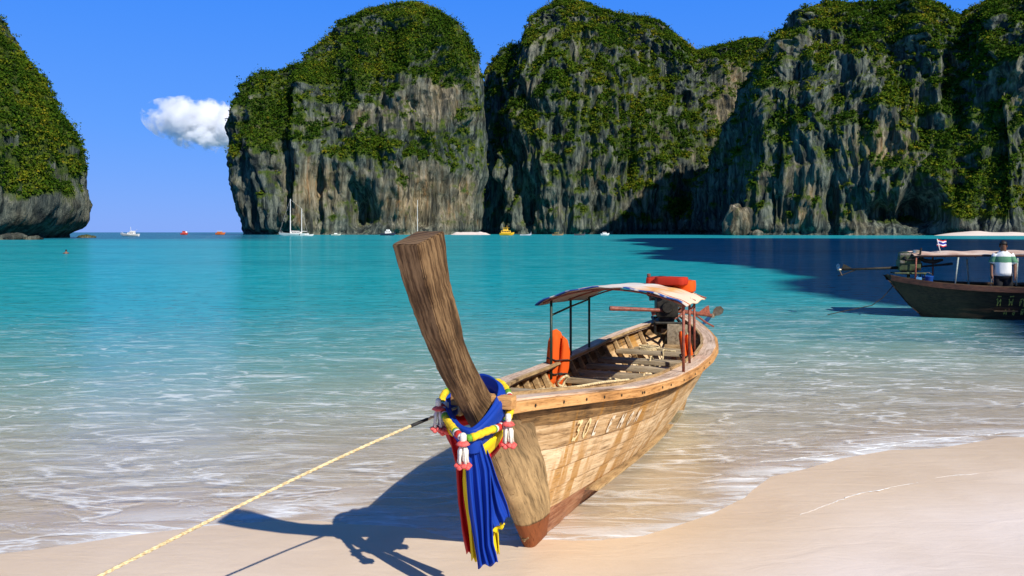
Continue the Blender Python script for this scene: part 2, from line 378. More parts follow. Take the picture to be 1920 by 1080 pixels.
def leaf_mat(name, a, b, c):
    m, nt, o = new_mat(name); g = NT(nt); t = g.attr('tint')
    col = g.ramp(t, [(0.0, a), (0.5, b), (0.85, c), (1.0, (c[0] * 1.5, c[1] * 1.12, c[2]))])
    d = g.n('BsdfDiffuse'); g.put(d.inputs[0], col); tl = g.n('BsdfTranslucent'); g.put(tl.inputs[0], col)
    mx = g.n('MixShader'); mx.inputs[0].default_value = 0.25; nt.links.new(d.outputs[0], mx.inputs[1]); nt.links.new(tl.outputs[0], mx.inputs[2])
    nt.links.new(mx.outputs[0], o.inputs[0]); return m
LEAF = leaf_mat('jungle_leaves', (0.014, 0.042, 0.006), (0.060, 0.115, 0.009), (0.170, 0.185, 0.015))

def foliage(name, C, R, tint, k, leaf, parent, label, flat=0.75):
    """crowns of leaf-sized quads: C centres, R crown radii"""
    n = len(C)
    if n == 0: return
    d = RNG.normal(size=(n * k, 3)); d /= np.linalg.norm(d, axis=1, keepdims=True)
    d[:, 2] = np.where(d[:, 2] < -0.35, -d[:, 2], d[:, 2])
    rad = RNG.uniform(0.55, 1.05, (n * k, 1)) * (1 + 0.28 * RNG.normal(size=(n * k, 1)))
    rad = np.clip(rad, 0.2, 1.35)
    Rr = np.repeat(R, k)[:, None]
    c = np.repeat(C, k, 0) + d * rad * Rr * np.array([1, 1, flat])
    nrm = d * 0.8 + RNG.normal(size=(n * k, 3)) * 0.55 + np.array([0, 0, 0.35]); nrm /= np.linalg.norm(nrm, axis=1, keepdims=True)
    a = np.cross(nrm, RNG.normal(size=(n * k, 3))); a /= np.linalg.norm(a, axis=1, keepdims=True); b = np.cross(nrm, a)
    s = (leaf * RNG.uniform(0.6, 1.35, (n * k, 1))); asp = RNG.uniform(0.45, 0.9, (n * k, 1))
    V = np.stack([c - a * s, c - b * s * asp + nrm * s * 0.2, c + a * s, c + b * s * asp + nrm * s * 0.2], 1).reshape(-1, 3)
    Q = np.arange(n * k * 4).reshape(-1, 4)
    o = np_mesh(name, V, Q, LEAF, parent, smooth=False)
    tt = np.repeat(np.clip(np.repeat(tint, k) + 0.08 * RNG.normal(size=n * k), 0, 1), 4); add_attr(o, 'tint', tt)
    o['kind'] = 'stuff'
    if label: o['label'] = label
    return o

def relief(P, amp=1.0, s=1.0, seed=0):
    """limestone relief, metres outward: bulges, buttresses, vertical flutes, ledges"""
    Pn = P / s
    big = 16 * noise3(Pn * np.array([0.011, 0.011, 0.008]), seed + 1)
    but = 12 * (ridged(Pn * np.array([0.022, 0.022, 0.006]) + 3.1, 2, seed + 2) - 0.7)
    wx = Pn + 9 * np.stack([noise3(Pn * 0.02, seed + 8), noise3(Pn * 0.02, seed + 9), np.zeros(len(P))], 1)
    flu = 5.0 * (ridged(wx * np.array([0.075, 0.075, 0.0085]), 2, seed + 3) - 0.8) + 2.0 * (ridged(wx * np.array([0.23, 0.23, 0.022]), 2, seed + 13) - 0.7)
    led = 3.8 * fbm(Pn * np.array([0.025, 0.025, 0.055]), 3, seed + 4)
    fin = 1.5 * fbm(Pn * np.array([0.16, 0.16, 0.06]), 3, seed + 5)
    return s * amp * (big + but + flu + led + fin)

def grid_quads(nu, nv, wrap=False):
    i = np.arange(nu - (0 if wrap else 1))[:, None]; j = np.arange(nv - 1)[None]
    i2 = (i + 1) % nu
    return np.stack([(i * nv + j).ravel(), (i2 * nv + j).ravel(), (i2 * nv + j + 1).ravel(), (i * nv + j + 1).ravel()], 1)

def finish_cliff(name, V, N, Q, label, veg_z, tan_z, carve_z, scale=1.0, amp=1.0, seed=0, notch=8.0, veg_bias=0.0, clump=(2.0, 4.2), leaf=1.0, k=16, area_per=9.0, flip=False, crest=None):
    PXY = lambda W: (960 + F * W[:, 0] / np.maximum(W[:, 1], 1), HY + F * (CAMH - W[:, 2]) / np.maximum(W[:, 1], 1))
    PX, PY = PXY(V)
    dsp = relief(V, amp, scale, seed) - zone(PX, PY, carve_z)
    base = np.clip(V[:, 2] / (notch * 1.0), 0, 1)
    dsp = dsp * smooth01((V[:, 2] + 6) / 20) - notch * 0.95 * np.exp(-((V[:, 2] - 1.5) / (notch * 0.32)) ** 2) * (0.6 + 0.6 * noise3(V * 0.03, seed + 60))
    if crest is not None: dsp = dsp * (0.25 + 0.75 * crest)
    W = V + N * dsp[:, None]
    W[:, 2] += (1.6 * scale * fbm(V * 0.07 / scale, 3, seed + 33)) * smooth01(V[:, 2] / (20 * scale))
    if flip: Q = Q[:, ::-1]
    o = np_mesh(name, W, Q, ROCK)
    # normals for planting
    e1 = W[Q[:, 2]] - W[Q[:, 0]]; e2 = W[Q[:, 3]] - W[Q[:, 1]]; fn = np.cross(e1, e2); ar = np.linalg.norm(fn, axis=1); fn = fn / np.maximum(ar, 1e-6)[:, None]; ar *= 0.5
    fc = W[Q].mean(1)
    vn = np.zeros_like(W)
    for c in range(4): np.add.at(vn, Q[:, c], fn)
    vn /= np.maximum(np.linalg.norm(vn, axis=1, keepdims=True), 1e-6)
    PX, PY = PXY(W)
    veg = 0.36 + veg_bias + 0.95 * (vn[:, 2] - 0.25) + zone(PX, PY, veg_z) + 0.42 * noise3(W * 0.035 / scale, seed + 50) + 0.26 * noise3(W * 0.09 / scale, seed + 51)
    veg *= smooth01((W[:, 2] - 5 * scale) / (12 * scale))
    add_attr(o, 'veg', np.clip(veg, 0, 1)); add_attr(o, 'tan', np.clip(zone(PX, PY, tan_z) + 0.15 * noise3(W * 0.02, seed + 52), 0, 1))
    fv = veg[Q].mean(1)
    tocam = -fc / np.linalg.norm(fc, axis=1, keepdims=True)
    vis = ((fn * tocam).sum(1) > -0.25) & (fc[:, 1] > 5)
    p = np.clip((fv - 0.44) / 0.28, 0, 1) * ar / area_per * vis
    pick = RNG.random(len(p)) < p
    C = fc[pick]; Nn = fn[pick]
    R = RNG.uniform(*clump, len(C)) * np.where(RNG.random(len(C)) < 0.10, 1.7, 0.9) * (0.8 + 0.5 * np.clip(fv[pick] - 0.4, 0, 0.6))
    C = C + Nn * (R * 0.35)[:, None]; C[:, 2] += R * 0.15
    tint = 0.46 + 0.40 * noise3(C * 0.03 / scale, seed + 70) + 0.17 * RNG.normal(size=len(C))
    foliage('jungle_foliage', C, R, np.clip(tint, 0.02, 1), k, leaf, o, None)
    print(name, len(W), 'clumps', len(C))
    tag(o, label, kind='structure')
    return o

def slice_mass(name, left, right, dc, ry0, n_u, n_v, label, lean=0.35, power=0.8, **kw):
    """rock mass whose horizontal slices span the outline's left and right edges at each height"""
    L = np.array([px(*q, dc)[:] for q in left]); R = np.array([px(*q, dc)[:] for q in right])
    zt = max(L[:, 2].max(), R[:, 2].max())
    v = np.linspace(0, 1, n_v); z = -5 + (zt + 5) * np.sin(v * math.pi / 2) ** 0.9
    lo = np.argsort(L[:, 2]); ro = np.argsort(R[:, 2])
    xl = np.interp(z, L[lo, 2], L[lo, 0]); xr = np.interp(z, R[ro, 2], R[ro, 0])
    cx = (xl + xr) / 2; rx = np.maximum((xr - xl) / 2, 0.3)
    ry = ry0 * (1 - lean * np.clip(z / zt, 0, 1)) * (rx / rx.max()) ** 0.5
    th = np.linspace(0, 2 * math.pi, n_u, endpoint=False)
    c, s = np.cos(th), np.sin(th); c = np.sign(c) * np.abs(c) ** power; s = np.sign(s) * np.abs(s) ** power
    X = cx[None] + rx[None] * c[:, None]; Y = dc + ry[None] * s[:, None]; Z = np.repeat(z[None], n_u, 0)
    V = np.stack([X.ravel(), Y.ravel(), Z.ravel()], 1)
    nx = np.repeat((np.cos(th))[:, None], n_v, 1).ravel(); ny = np.repeat((np.sin(th))[:, None], n_v, 1).ravel()
    N = np.stack([nx, ny, np.zeros_like(nx)], 1)
    side = np.abs(ny)      # keep the photographed outline: less relief at the flanks and crown
    tf = np.repeat((1 - smooth01((z - zt * 0.80) / (zt * 0.2)))[None], n_u, 0).ravel()
    return finish_cliff(name, V, N, grid_quads(n_u, n_v, True), label, crest=np.clip(side * 1.3, 0.15, 1) * (0.15 + 0.85 * tf), **kw)

def curtain(name, base, crest, n_u, n_v, label, back=90.0, bulge=0.35, **kw):
    """cliff wall from a base line (px, distance) to a crest line (px, row, distance), going over the top"""
    B = np.array([[(p - 960) / F * d, d, -5.0] for p, d in base]); Cc = np.array([px(x, y, d)[:] for x, y, d in crest])
    seg = np.r_[0, np.cumsum(np.linalg.norm(np.diff(Cc[:, :2], axis=0), axis=1) + np.linalg.norm(np.diff(B[:, :2], axis=0), axis=1))]; seg /= seg[-1]
    u = np.linspace(0, 1, n_u)
    Bu = np.stack([np.interp(u, seg, B[:, k]) for k in range(3)], 1); Cu = np.stack([np.interp(u, seg, Cc[:, k]) for k in range(3)], 1)
    ker = np.ones(9) / 9
    def sm(a): return np.convolve(np.pad(a, 4, mode='edge'), ker, 'valid')
    for k in (0, 1): Bu[:, k] = sm(sm(sm(Bu[:, k])))
    Cu[:, 0] = sm(Cu[:, 0]); Cu[:, 1] = sm(Cu[:, 1])
    T = np.gradient(Bu[:, :2], axis=0); T /= np.linalg.norm(T, axis=1, keepdims=True)
    Nn = np.stack([T[:, 1], -T[:, 0]], 1)                # to the right of left-to-right travel = toward the camera
    for _ in range(6): Nn = np.stack([sm(Nn[:, 0]), sm(Nn[:, 1])], 1)
    Nn /= np.linalg.norm(Nn, axis=1, keepdims=True)
    v = np.linspace(0, 1, n_v); vf = v[v <= 0.82] / 0.82; vb = (v[v > 0.82] - 0.82) / 0.18
    zf = np.sin(vf * math.pi / 2) ** 0.92                   # height fraction
    inn = vf ** 2.2 * (1 - bulge) + vf * bulge              # inward fraction
    rows = []
    for zz, ii in zip(zf, inn): rows.append(np.stack([lerp(Bu[:, 0], Cu[:, 0], ii), lerp(Bu[:, 1], Cu[:, 1], ii), lerp(Bu[:, 2], Cu[:, 2], zz)], 1))
    for q in vb:
        rows.append(np.stack([Cu[:, 0] - Nn[:, 0] * back * q * 0.5, Cu[:, 1] + back * q, Cu[:, 2] * (1 - 0.25 * q - 0.75 * max(0, (q - 0.6) / 0.4) ** 2) - 5 * q], 1))
    G = np.stack(rows, 1); V = G.reshape(-1, 3)
    N = np.repeat(np.c_[Nn, np.zeros(n_u)][:, None], n_v, 1).reshape(-1, 3)
    cf = np.repeat(np.r_[1 - smooth01((vf - 0.78) / 0.22), np.zeros(len(vb))][None], n_u, 0).ravel()
    return finish_cliff(name, V, N, grid_quads(n_u, n_v), label, crest=cf, **kw)

slice_mass('rock_island',
    [(468, 446), (462, 432), (448, 375), (435, 317), (433, 283), (442, 246), (462, 200), (485, 175), (504, 158), (554, 150), (579, 138), (592, 108), (642, 62), (700, 29), (735, 20), (768, 13)],
    [(893, 446), (896, 432), (902, 400), (914, 333), (908, 250), (901, 179), (892, 112), (867, 62), (845, 44), (817, 27), (795, 17), (772, 13)],
    790, 92, 640, 250, 'round limestone island with a jungle crown and dark sea caves at its foot', seed=100,
    veg_z=[(750, 60, 130, 55, 0.55), (700, 125, 130, 45, 0.42), (520, 215, 60, 55, 0.45), (640, 230, 60, 40, 0.15), (720, 270, 90, 28, 0.45), (850, 270, 50, 40, 0.45), (860, 120, 45, 50, 0.45),
           (480, 300, 40, 40, 0.2), (810, 190, 42, 42, -0.75), (790, 370, 60, 60, -0.5), (580, 360, 50, 60, -0.35), (640, 215, 40, 20, -0.2), (745, 215, 30, 25, -0.2), (620, 300, 40, 30, -0.15)],
    tan_z=[(820, 175, 45, 45, 0.75), (760, 380, 60, 60, 0.9), (600, 360, 40, 55, 0.8), (480, 240, 16, 14, 0.8), (870, 380, 40, 60, 0.5), (690, 220, 60, 25, 0.35), (545, 370, 30, 40, 0.3)],
    carve_z=[(672, 405, 26, 60, 34), (548, 330, 14, 60, 20), (590, 350, 14, 45, 16), (655, 340, 10, 30, 10), (820, 415, 10, 30, 10), (752, 330, 12, 26, 8)],
    area_per=5.5, clump=(1.6, 3.6), leaf=0.85, veg_bias=0.02, amp=1.15)

curtain('cliff_middle',
    [(893, 985), (900, 940), (915, 895), (950, 865), (985, 850), (1040, 838), (1100, 835), (1160, 842), (1220, 850), (1290, 850), (1330, 858), (1400, 880), (1480, 900), (1600, 920)],
    [(903, 215, 1010), (915, 135, 975), (942, 94, 960), (986, 85, 950), (1003, 32, 945), (1050, 6, 940), (1100, 13, 940), (1163, 33, 940), (1236, 46, 940), (1303, 104, 940), (1345, 92, 945), (1401, 79, 955), (1480, 83, 965), (1600, 95, 980)],
    560, 250, 'wide fluted grey limestone cliff between the round island and the headland', seed=211,
    veg_z=[(1200, 290, 70, 110, 0.42), (1060, 190, 90, 40, 0.25), (1020, 270, 60, 50, 0.15), (1100, 100, 40, 50, 0.2), (1230, 110, 50, 40, 0.15), (1390, 95, 70, 22, 0.5), (1120, 230, 40, 50, 0.1),
           (960, 360, 60, 80, -0.2), (1050, 50, 40, 40, -0.15), (1380, 180, 60, 60, -0.2), (1080, 380, 120, 50, -0.15)],
    tan_z=[(1380, 190, 60, 90, 0.6), (1230, 390, 50, 40, 0.6), (1200, 300, 60, 60, 0.25), (1090, 60, 50, 30, 0.25)],
    carve_z=[(930, 390, 16, 50, 26), (985, 400, 10, 45, 18), (1060, 395, 10, 40, 14), (1120, 400, 10, 35, 14), (1290, 200, 14, 40, 16), (1190, 190, 10, 26, 8), (1000, 240, 10, 16, 8)],
    veg_bias=0.03, area_per=6.0, clump=(1.6, 3.6))

curtain('cliff_headland',
    [(1250, 870), (1330, 770), (1378, 685), (1398, 606), (1440, 590), (1520, 582), (1600, 572), (1680, 560), (1740, 556), (1800, 548), (1880, 524), (2000, 508), (2150, 495), (2400, 480)],
    [(1330, 428, 880), (1425, 250, 800), (1484, 87, 740), (1566, 8, 690), (1605, 20, 684), (1650, 15, 682), (1690, 14, 680), (1724, 10, 680), (1762, 28, 676), (1800, 48, 670), (1862, 8, 655), (2000, -60, 650), (2200, -60, 640), (2500, -40, 620)],
    1050, 300, 'tall fluted headland with a deep shaded flank and trees at its foot', seed=305,
    veg_z=[(1650, 50, 110, 35, 0.45), (1840, 60, 60, 50, 0.3), (1700, 330, 70, 30, 0.3), (1840, 350, 80, 60, 0.55), (1790, 250, 50, 60, 0.4), (1470, 220, 25, 40, 0.35), (1670, 180, 25, 60, 0.2), (1880, 200, 50, 60, 0.15),
           (1560, 150, 60, 80, -0.2), (1520, 340, 50, 60, -0.35), (1620, 280, 40, 40, -0.3), (1740, 150, 60, 50, -0.15)],
    tan_z=[(1630, 280, 45, 50, 0.9), (1500, 340, 35, 50, 0.5), (1420, 340, 22, 40, 0.5), (1500, 405, 40, 14, 0.7), (1700, 250, 40, 60, 0.3)],
    carve_z=[(1660, 405, 60, 34, 24), (1730, 400, 30, 40, 22), (1440, 380, 8, 60, 12), (1560, 390, 10, 60, 12), (1775, 150, 10, 50, 18), (1455, 330, 10, 60, 10), (1690, 210, 8, 30, 7)],
    veg_bias=0.0, area_per=5.5, clump=(1.4, 3.2), leaf=0.85)

slice_mass('cliff_left',
    [(-560, 470), (-560, 300), (-500, 60), (-420, -60), (-330, -120)],
    [(70, 460), (78, 452), (98, 436), (122, 410), (134, 384), (131, 366), (118, 340), (112, 310), (104, 272), (90, 238), (62, 206), (42, 166), (25, 140), (4, 84), (-40, 20), (-120, -50), (-250, -110), (-325, -120)],
    300, 60, 560, 200, 'near jungle-covered rock point with a bare undercut limestone foot at the bay mouth', seed=411, scale=0.42,
    veg_z=[(60, 260, 90, 150, 0.55), (40, 400, 120, 28, -1.0), (100, 395, 50, 26, -0.9)],
    tan_z=[(60, 420, 90, 30, 0.45), (40, 300, 40, 10, 0.3)], carve_z=[(60, 440, 40, 14, 4), (10, 445, 40, 10, 4)],
    notch=6.0, veg_bias=0.05, clump=(0.9, 1.9), leaf=0.42, k=22, area_per=2.2)

# the wall that closes the bay on the right: it throws the long shade across the lagoon
def side_wall():
    base = [(2700, 40), (1, 1)]
    P = np.array([[78, -110], [70.8, -60], [71.8, -40], [91.2, 30], [117, 100], [140, 160], [164, 186], [200, 196]], float)
    Hh = np.array([60, 74, 76, 92, 112, 128, 124, 90], float)
    n_u, n_v = 300, 90
    seg = np.r_[0, np.cumsum(np.linalg.norm(np.diff(P, axis=0), axis=1))]; seg /= seg[-1]; u = np.linspace(0, 1, n_u)
    B = np.stack([np.interp(u, seg, P[:, 0]), np.interp(u, seg, P[:, 1])], 1); H = np.interp(u, seg, Hh)
    H = H + 5 * noise3(np.c_[u * 14, u * 0, u * 0], 77)
    T = np.gradient(B, axis=0); T /= np.linalg.norm(T, axis=1, keepdims=True); Nn = np.stack([-T[:, 1], T[:, 0]], 1)
    v = np.linspace(0, 1, n_v); rows = []
    for q in v:
        if q <= 0.8: t = q / 0.8; inn = 14 * t ** 2 - 8; z = -5 + (H + 5) * math.sin(t * math.pi / 2)
        else: t = (q - 0.8) / 0.2; inn = 6 + 50 * t; z = H * (1 - 0.3 * t - 0.7 * max(0, (t - 0.6) / 0.4) ** 2) - 5 * t
        rows.append(np.stack([B[:, 0] - 5 - Nn[:, 0] * inn, B[:, 1] - Nn[:, 1] * inn, z * np.ones(n_u)], 1))
    V = np.stack(rows, 1).reshape(-1, 3); N = np.repeat(np.c_[Nn, np.zeros(n_u)][:, None], n_v, 1).reshape(-1, 3)
    cf = np.repeat((1 - smooth01((v - 0.6) / 0.2))[None], n_u, 0).ravel()
    finish_cliff('cliff_right', V, N, grid_quads(n_u, n_v), 'steep cliff closing the bay beside the shaded water', seed=520, scale=0.45, veg_z=[], tan_z=[], carve_z=[], notch=5.0, veg_bias=0.1, clump=(1.2, 2.4), leaf=0.5, k=12, area_per=14, crest=cf, flip=True)
side_wall()

# far strips of sand at the cliff feet
def far_beach(name, x0, x1, d0, d1, zmax, label, seed):
    n, mrow = 60, 10; V = []
    for i in range(n):
        t = i / (n - 1); x = lerp(x0, x1, t); env = math.sin(min(1, t * 4) * math.pi / 2) * math.sin(min(1, (1 - t) * 4) * math.pi / 2)
        for j in range(mrow):
            q = j / (mrow - 1); d = lerp(d0, d1, q)
            w = float(noise3(np.array([[t * 9, q * 2, seed]]), seed)[0])
            V.append(((x - 960) / F * d, d, -0.5 + (zmax + 0.5) * (q ** 0.8) * env * (1 + 0.25 * w)))
    add_attr(tag(np_mesh(name, np.array(V), grid_quads(n, mrow)[:, ::-1], SAND), label, kind='structure'), 'wet', np.zeros(n * mrow))
far_beach('far_beach', 1742, 2150, 505, 545, 3.2, 'bright strip of sand at the foot of the headland trees', 3)
far_beach('far_sandbar', 842, 922, 665, 700, 2.4, 'small white sand spit at the foot of the round island', 5)

# ------------------------------------------------------------------ cloud
def cloud():
    d = 3200.0
    m, nt, o = new_mat('cloud_vapour'); g = NT(nt)
    oc = g.n('TexCoord').outputs['Object']; ln = g.n('VectorMath', operation='LENGTH'); nt.links.new(oc, ln.inputs[0])
    n1 = g.noise(g.coord('Position'), 0.0135, 8, 0.62, 0.3)
    f = g.math('ADD', g.math('MULTIPLY', g.math('SUBTRACT', 1.0, ln.outputs['Value']), 0.95), g.math('MULTIPLY', g.math('SUBTRACT', n1, 0.5), 2.6))
    vol = g.n('VolumePrincipled'); vol.inputs['Color'].default_value = (0.995, 0.995, 1.0, 1); vol.inputs['Anisotropy'].default_value = 0.0
    g.put(vol.inputs['Density'], g.math('MULTIPLY', g.rng(f, 0.20, 0.46), 0.055)); nt.links.new(vol.outputs[0], o.inputs['Volume'])
    bm = bmesh.new(); bmesh.ops.create_icosphere(bm, subdivisions=4, radius=1.0)
    me = bpy.data.meshes.new('cloud'); bm.to_mesh(me); bm.free()
    ob = bpy.data.objects.new('cloud', me); COL.objects.link(ob); me.materials.append(m)
    ob.location = px(392, 236, d); ob.scale = (125 / F * d, 90 / F * d, 52 / F * d); ob.rotation_euler = (0, math.radians(10), 0)
    tag(ob, 'small white fair-weather cloud low in the blue sky beside the round island', kind='structure')
cloud()

# thin foam fronts left by the last wave on the sand, right of the boat
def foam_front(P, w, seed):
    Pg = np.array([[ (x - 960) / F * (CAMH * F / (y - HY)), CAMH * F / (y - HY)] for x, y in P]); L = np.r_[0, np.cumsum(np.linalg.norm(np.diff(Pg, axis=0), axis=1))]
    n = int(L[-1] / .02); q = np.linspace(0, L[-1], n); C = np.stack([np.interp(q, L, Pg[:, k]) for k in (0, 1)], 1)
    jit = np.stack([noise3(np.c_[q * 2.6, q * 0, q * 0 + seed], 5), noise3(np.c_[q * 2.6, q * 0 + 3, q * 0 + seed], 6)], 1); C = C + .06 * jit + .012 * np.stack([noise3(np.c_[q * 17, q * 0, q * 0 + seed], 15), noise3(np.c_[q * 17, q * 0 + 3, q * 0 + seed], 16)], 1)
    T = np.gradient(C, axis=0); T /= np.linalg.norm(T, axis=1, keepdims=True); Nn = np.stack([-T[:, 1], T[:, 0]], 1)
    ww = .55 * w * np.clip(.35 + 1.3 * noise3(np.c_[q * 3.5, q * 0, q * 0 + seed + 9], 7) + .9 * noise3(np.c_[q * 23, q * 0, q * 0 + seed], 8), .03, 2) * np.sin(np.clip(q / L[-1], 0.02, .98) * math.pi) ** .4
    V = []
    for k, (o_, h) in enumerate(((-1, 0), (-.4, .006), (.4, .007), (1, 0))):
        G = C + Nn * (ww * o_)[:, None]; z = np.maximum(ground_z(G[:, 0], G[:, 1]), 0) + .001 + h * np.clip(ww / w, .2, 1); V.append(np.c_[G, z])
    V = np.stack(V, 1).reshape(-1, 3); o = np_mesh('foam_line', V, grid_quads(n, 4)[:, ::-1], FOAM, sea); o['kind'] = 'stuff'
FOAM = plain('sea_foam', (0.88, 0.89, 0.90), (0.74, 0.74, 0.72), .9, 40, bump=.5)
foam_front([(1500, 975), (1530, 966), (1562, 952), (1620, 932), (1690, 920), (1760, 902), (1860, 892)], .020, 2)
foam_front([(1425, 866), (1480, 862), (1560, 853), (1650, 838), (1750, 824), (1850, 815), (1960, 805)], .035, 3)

# ------------------------------------------------------------------ long-tail boats
class Hull:
    """boat frame: x aft from the keel's forward tip, y to starboard, z up"""
    def __init__(s, k=1.0, beam=1.0):
        s.k = k; s.beam = beam
        s.sf = (np.array([0, .33, .74, 1.04, 1.25, 1.42, 1.67, 1.94, 2.14, 2.3]), np.array([0, -.26, -.60, -.90, -1.12, -1.29, -1.49, -1.67, -1.775, -1.85]))
        s.keel = (np.array([-1.04, -.84, -.59, -.26, 0, 1, 2, 3, 4, 4.8, 5.3, 5.7, 6.05, 6.35, 6.45]), np.array([1.25, 1.04, .74, .33, 0, -.05, -.11, -.17, -.22, -.22, -.12, .10, .42, .80, .97]))
        s.vk = (np.array([-1.1, 0, 1, 2, 3, 4, 4.8, 6.0, 6.5]), np.array([.05, 0, -.05, -.11, -.17, -.22, -.22, -.02, .12]))
        s.zgt = (np.array([-1.1, -.6, .3, 1, 2, 3, 4, 5, 5.7, 6.2, 6.5]), np.array([1.19, 1.15, 1.05, .965, .875, .825, .80, .825, .87, .94, 1.0]))
        s.bt = (np.array([-1.05, -.85, -.4, .2, 1, 2, 3, 3.9, 4.6, 5.2, 5.7, 6.1, 6.4, 6.5]), np.array([.02, .06, .18, .345, .53, .645, .705, .72, .70, .615, .47, .29, .12, .08]))
    def zg(s, x): return np.interp(x, *s.zgt)
    def b(s, x): return np.interp(x, *s.bt) * s.beam
    def zline(s, x, t): v = np.interp(x, *s.vk); return v + (s.zg(x) - v) * t
    def w(s, x, z):
        zk = np.interp(x, *s.keel); q = np.clip((z - zk) / np.maximum(s.zg(x) - zk, .02), 0, 1.05)
        return .03 + s.b(x) * q ** np.interp(x, [-.6, .4, 1.8], [1.0, .95, .70])
    def rab(s, z): return float(np.interp(z, [0, .3, 1.1], [.30, .33, .42]))
    def span(s, t):
        xs = np.linspace(-1.05, 6.5, 900); z = s.zline(xs, t); ok = z > np.interp(xs, *s.keel) + .002
        i = np.where(ok)[0]; x0 = xs[i[0]]; return x0 + s.rab(s.zline(x0, t)) - .09, xs[i[-1]] - .005
    def pt(s, x, z, side, off=0.0): return np.array([x, side * (s.w(x, z) + off), z])
def scale_pts(P, k): return [tuple(np.asarray(p) * k) for p in P]

EDG = [0.0, .235, .38, .52, .67, .835, 1.0]
def plank(H, t0, t1, side, mat, root, name='hull_plank', n=44, lap=.012):
    V = []; F_ = []
    rows = [(t0 + .002, -.020), (t0 + .002, lap), (t0 + .012, lap + .002), ((t0 + t1) / 2, .007), (t1 - .01, .002), (t1 + .012, 0.0), (t1 + .012, -.020)]
    sp = {t: H.span(min(max(t, .012), 1.0)) for t, _ in rows}
    for i in range(n):
        u = i / (n - 1)
        for t, off in rows:
            a, b = sp[t]; x = a + (b - a) * u; tt = min(max(t, .012), 1.0); fade = float(smooth01((x - a - .10) / .18)); V.append(H.pt(x, H.zline(x, tt), side, off * fade if off > 0 else off) * H.k)
    m = len(rows); gu = []; gv = []; ph = random.uniform(0, 20)
    for i in range(n):
        for t, off in rows: a, b = sp[t]; gu.append(a + (b - a) * i / (n - 1) + ph); gv.append(t * 1.0 + ph + off)
    for i in range(n - 1):
        for j in range(m):
            q = [i * m + j, (i + 1) * m + j, (i + 1) * m + (j + 1) % m, i * m + (j + 1) % m]
            F_.append(q if side < 0 else q[::-1])
    F_ += [list(range(m)), [(n - 1) * m + j for j in range(m)][::-1]]
    o = mesh_obj(name, V, F_, mat, root); auto_smooth(o, 25); add_attr(o, 'gu', gu); add_attr(o, 'gv', gv); return o

def ribbon(H, xs, prof, mat, root, name):
    """closed profile [(dy, dz)] carried along the gunwale line at stations xs, one side; prof given outward"""
    out = []
    for side in (-1, 1):
        V = []; m = len(prof)
        for x in xs:
            zg = float(H.zg(x)); w = float(H.w(x, zg))
            for dy, dz in prof: V.append(np.array([x, side * (w + dy), zg + dz]) * H.k)
        Fs = []
        for i in range(len(xs) - 1):
            for j in range(m):
                q = [i * m + j, (i + 1) * m + j, (i + 1) * m + (j + 1) % m, i * m + (j + 1) % m]; Fs.append(q if side > 0 else q[::-1])
        Fs += [list(range(m)), [(len(xs) - 1) * m + j for j in range(m)]]
        o = mesh_obj(name, V, Fs, mat, root); auto_smooth(o, 35); ph = random.uniform(0, 20)
        add_attr(o, 'gu', [float(x) + ph for x in xs for _ in prof]); add_attr(o, 'gv', [ph + dy + .9 * dz for x in xs for dy, dz in prof]); out.append(o)
    return out

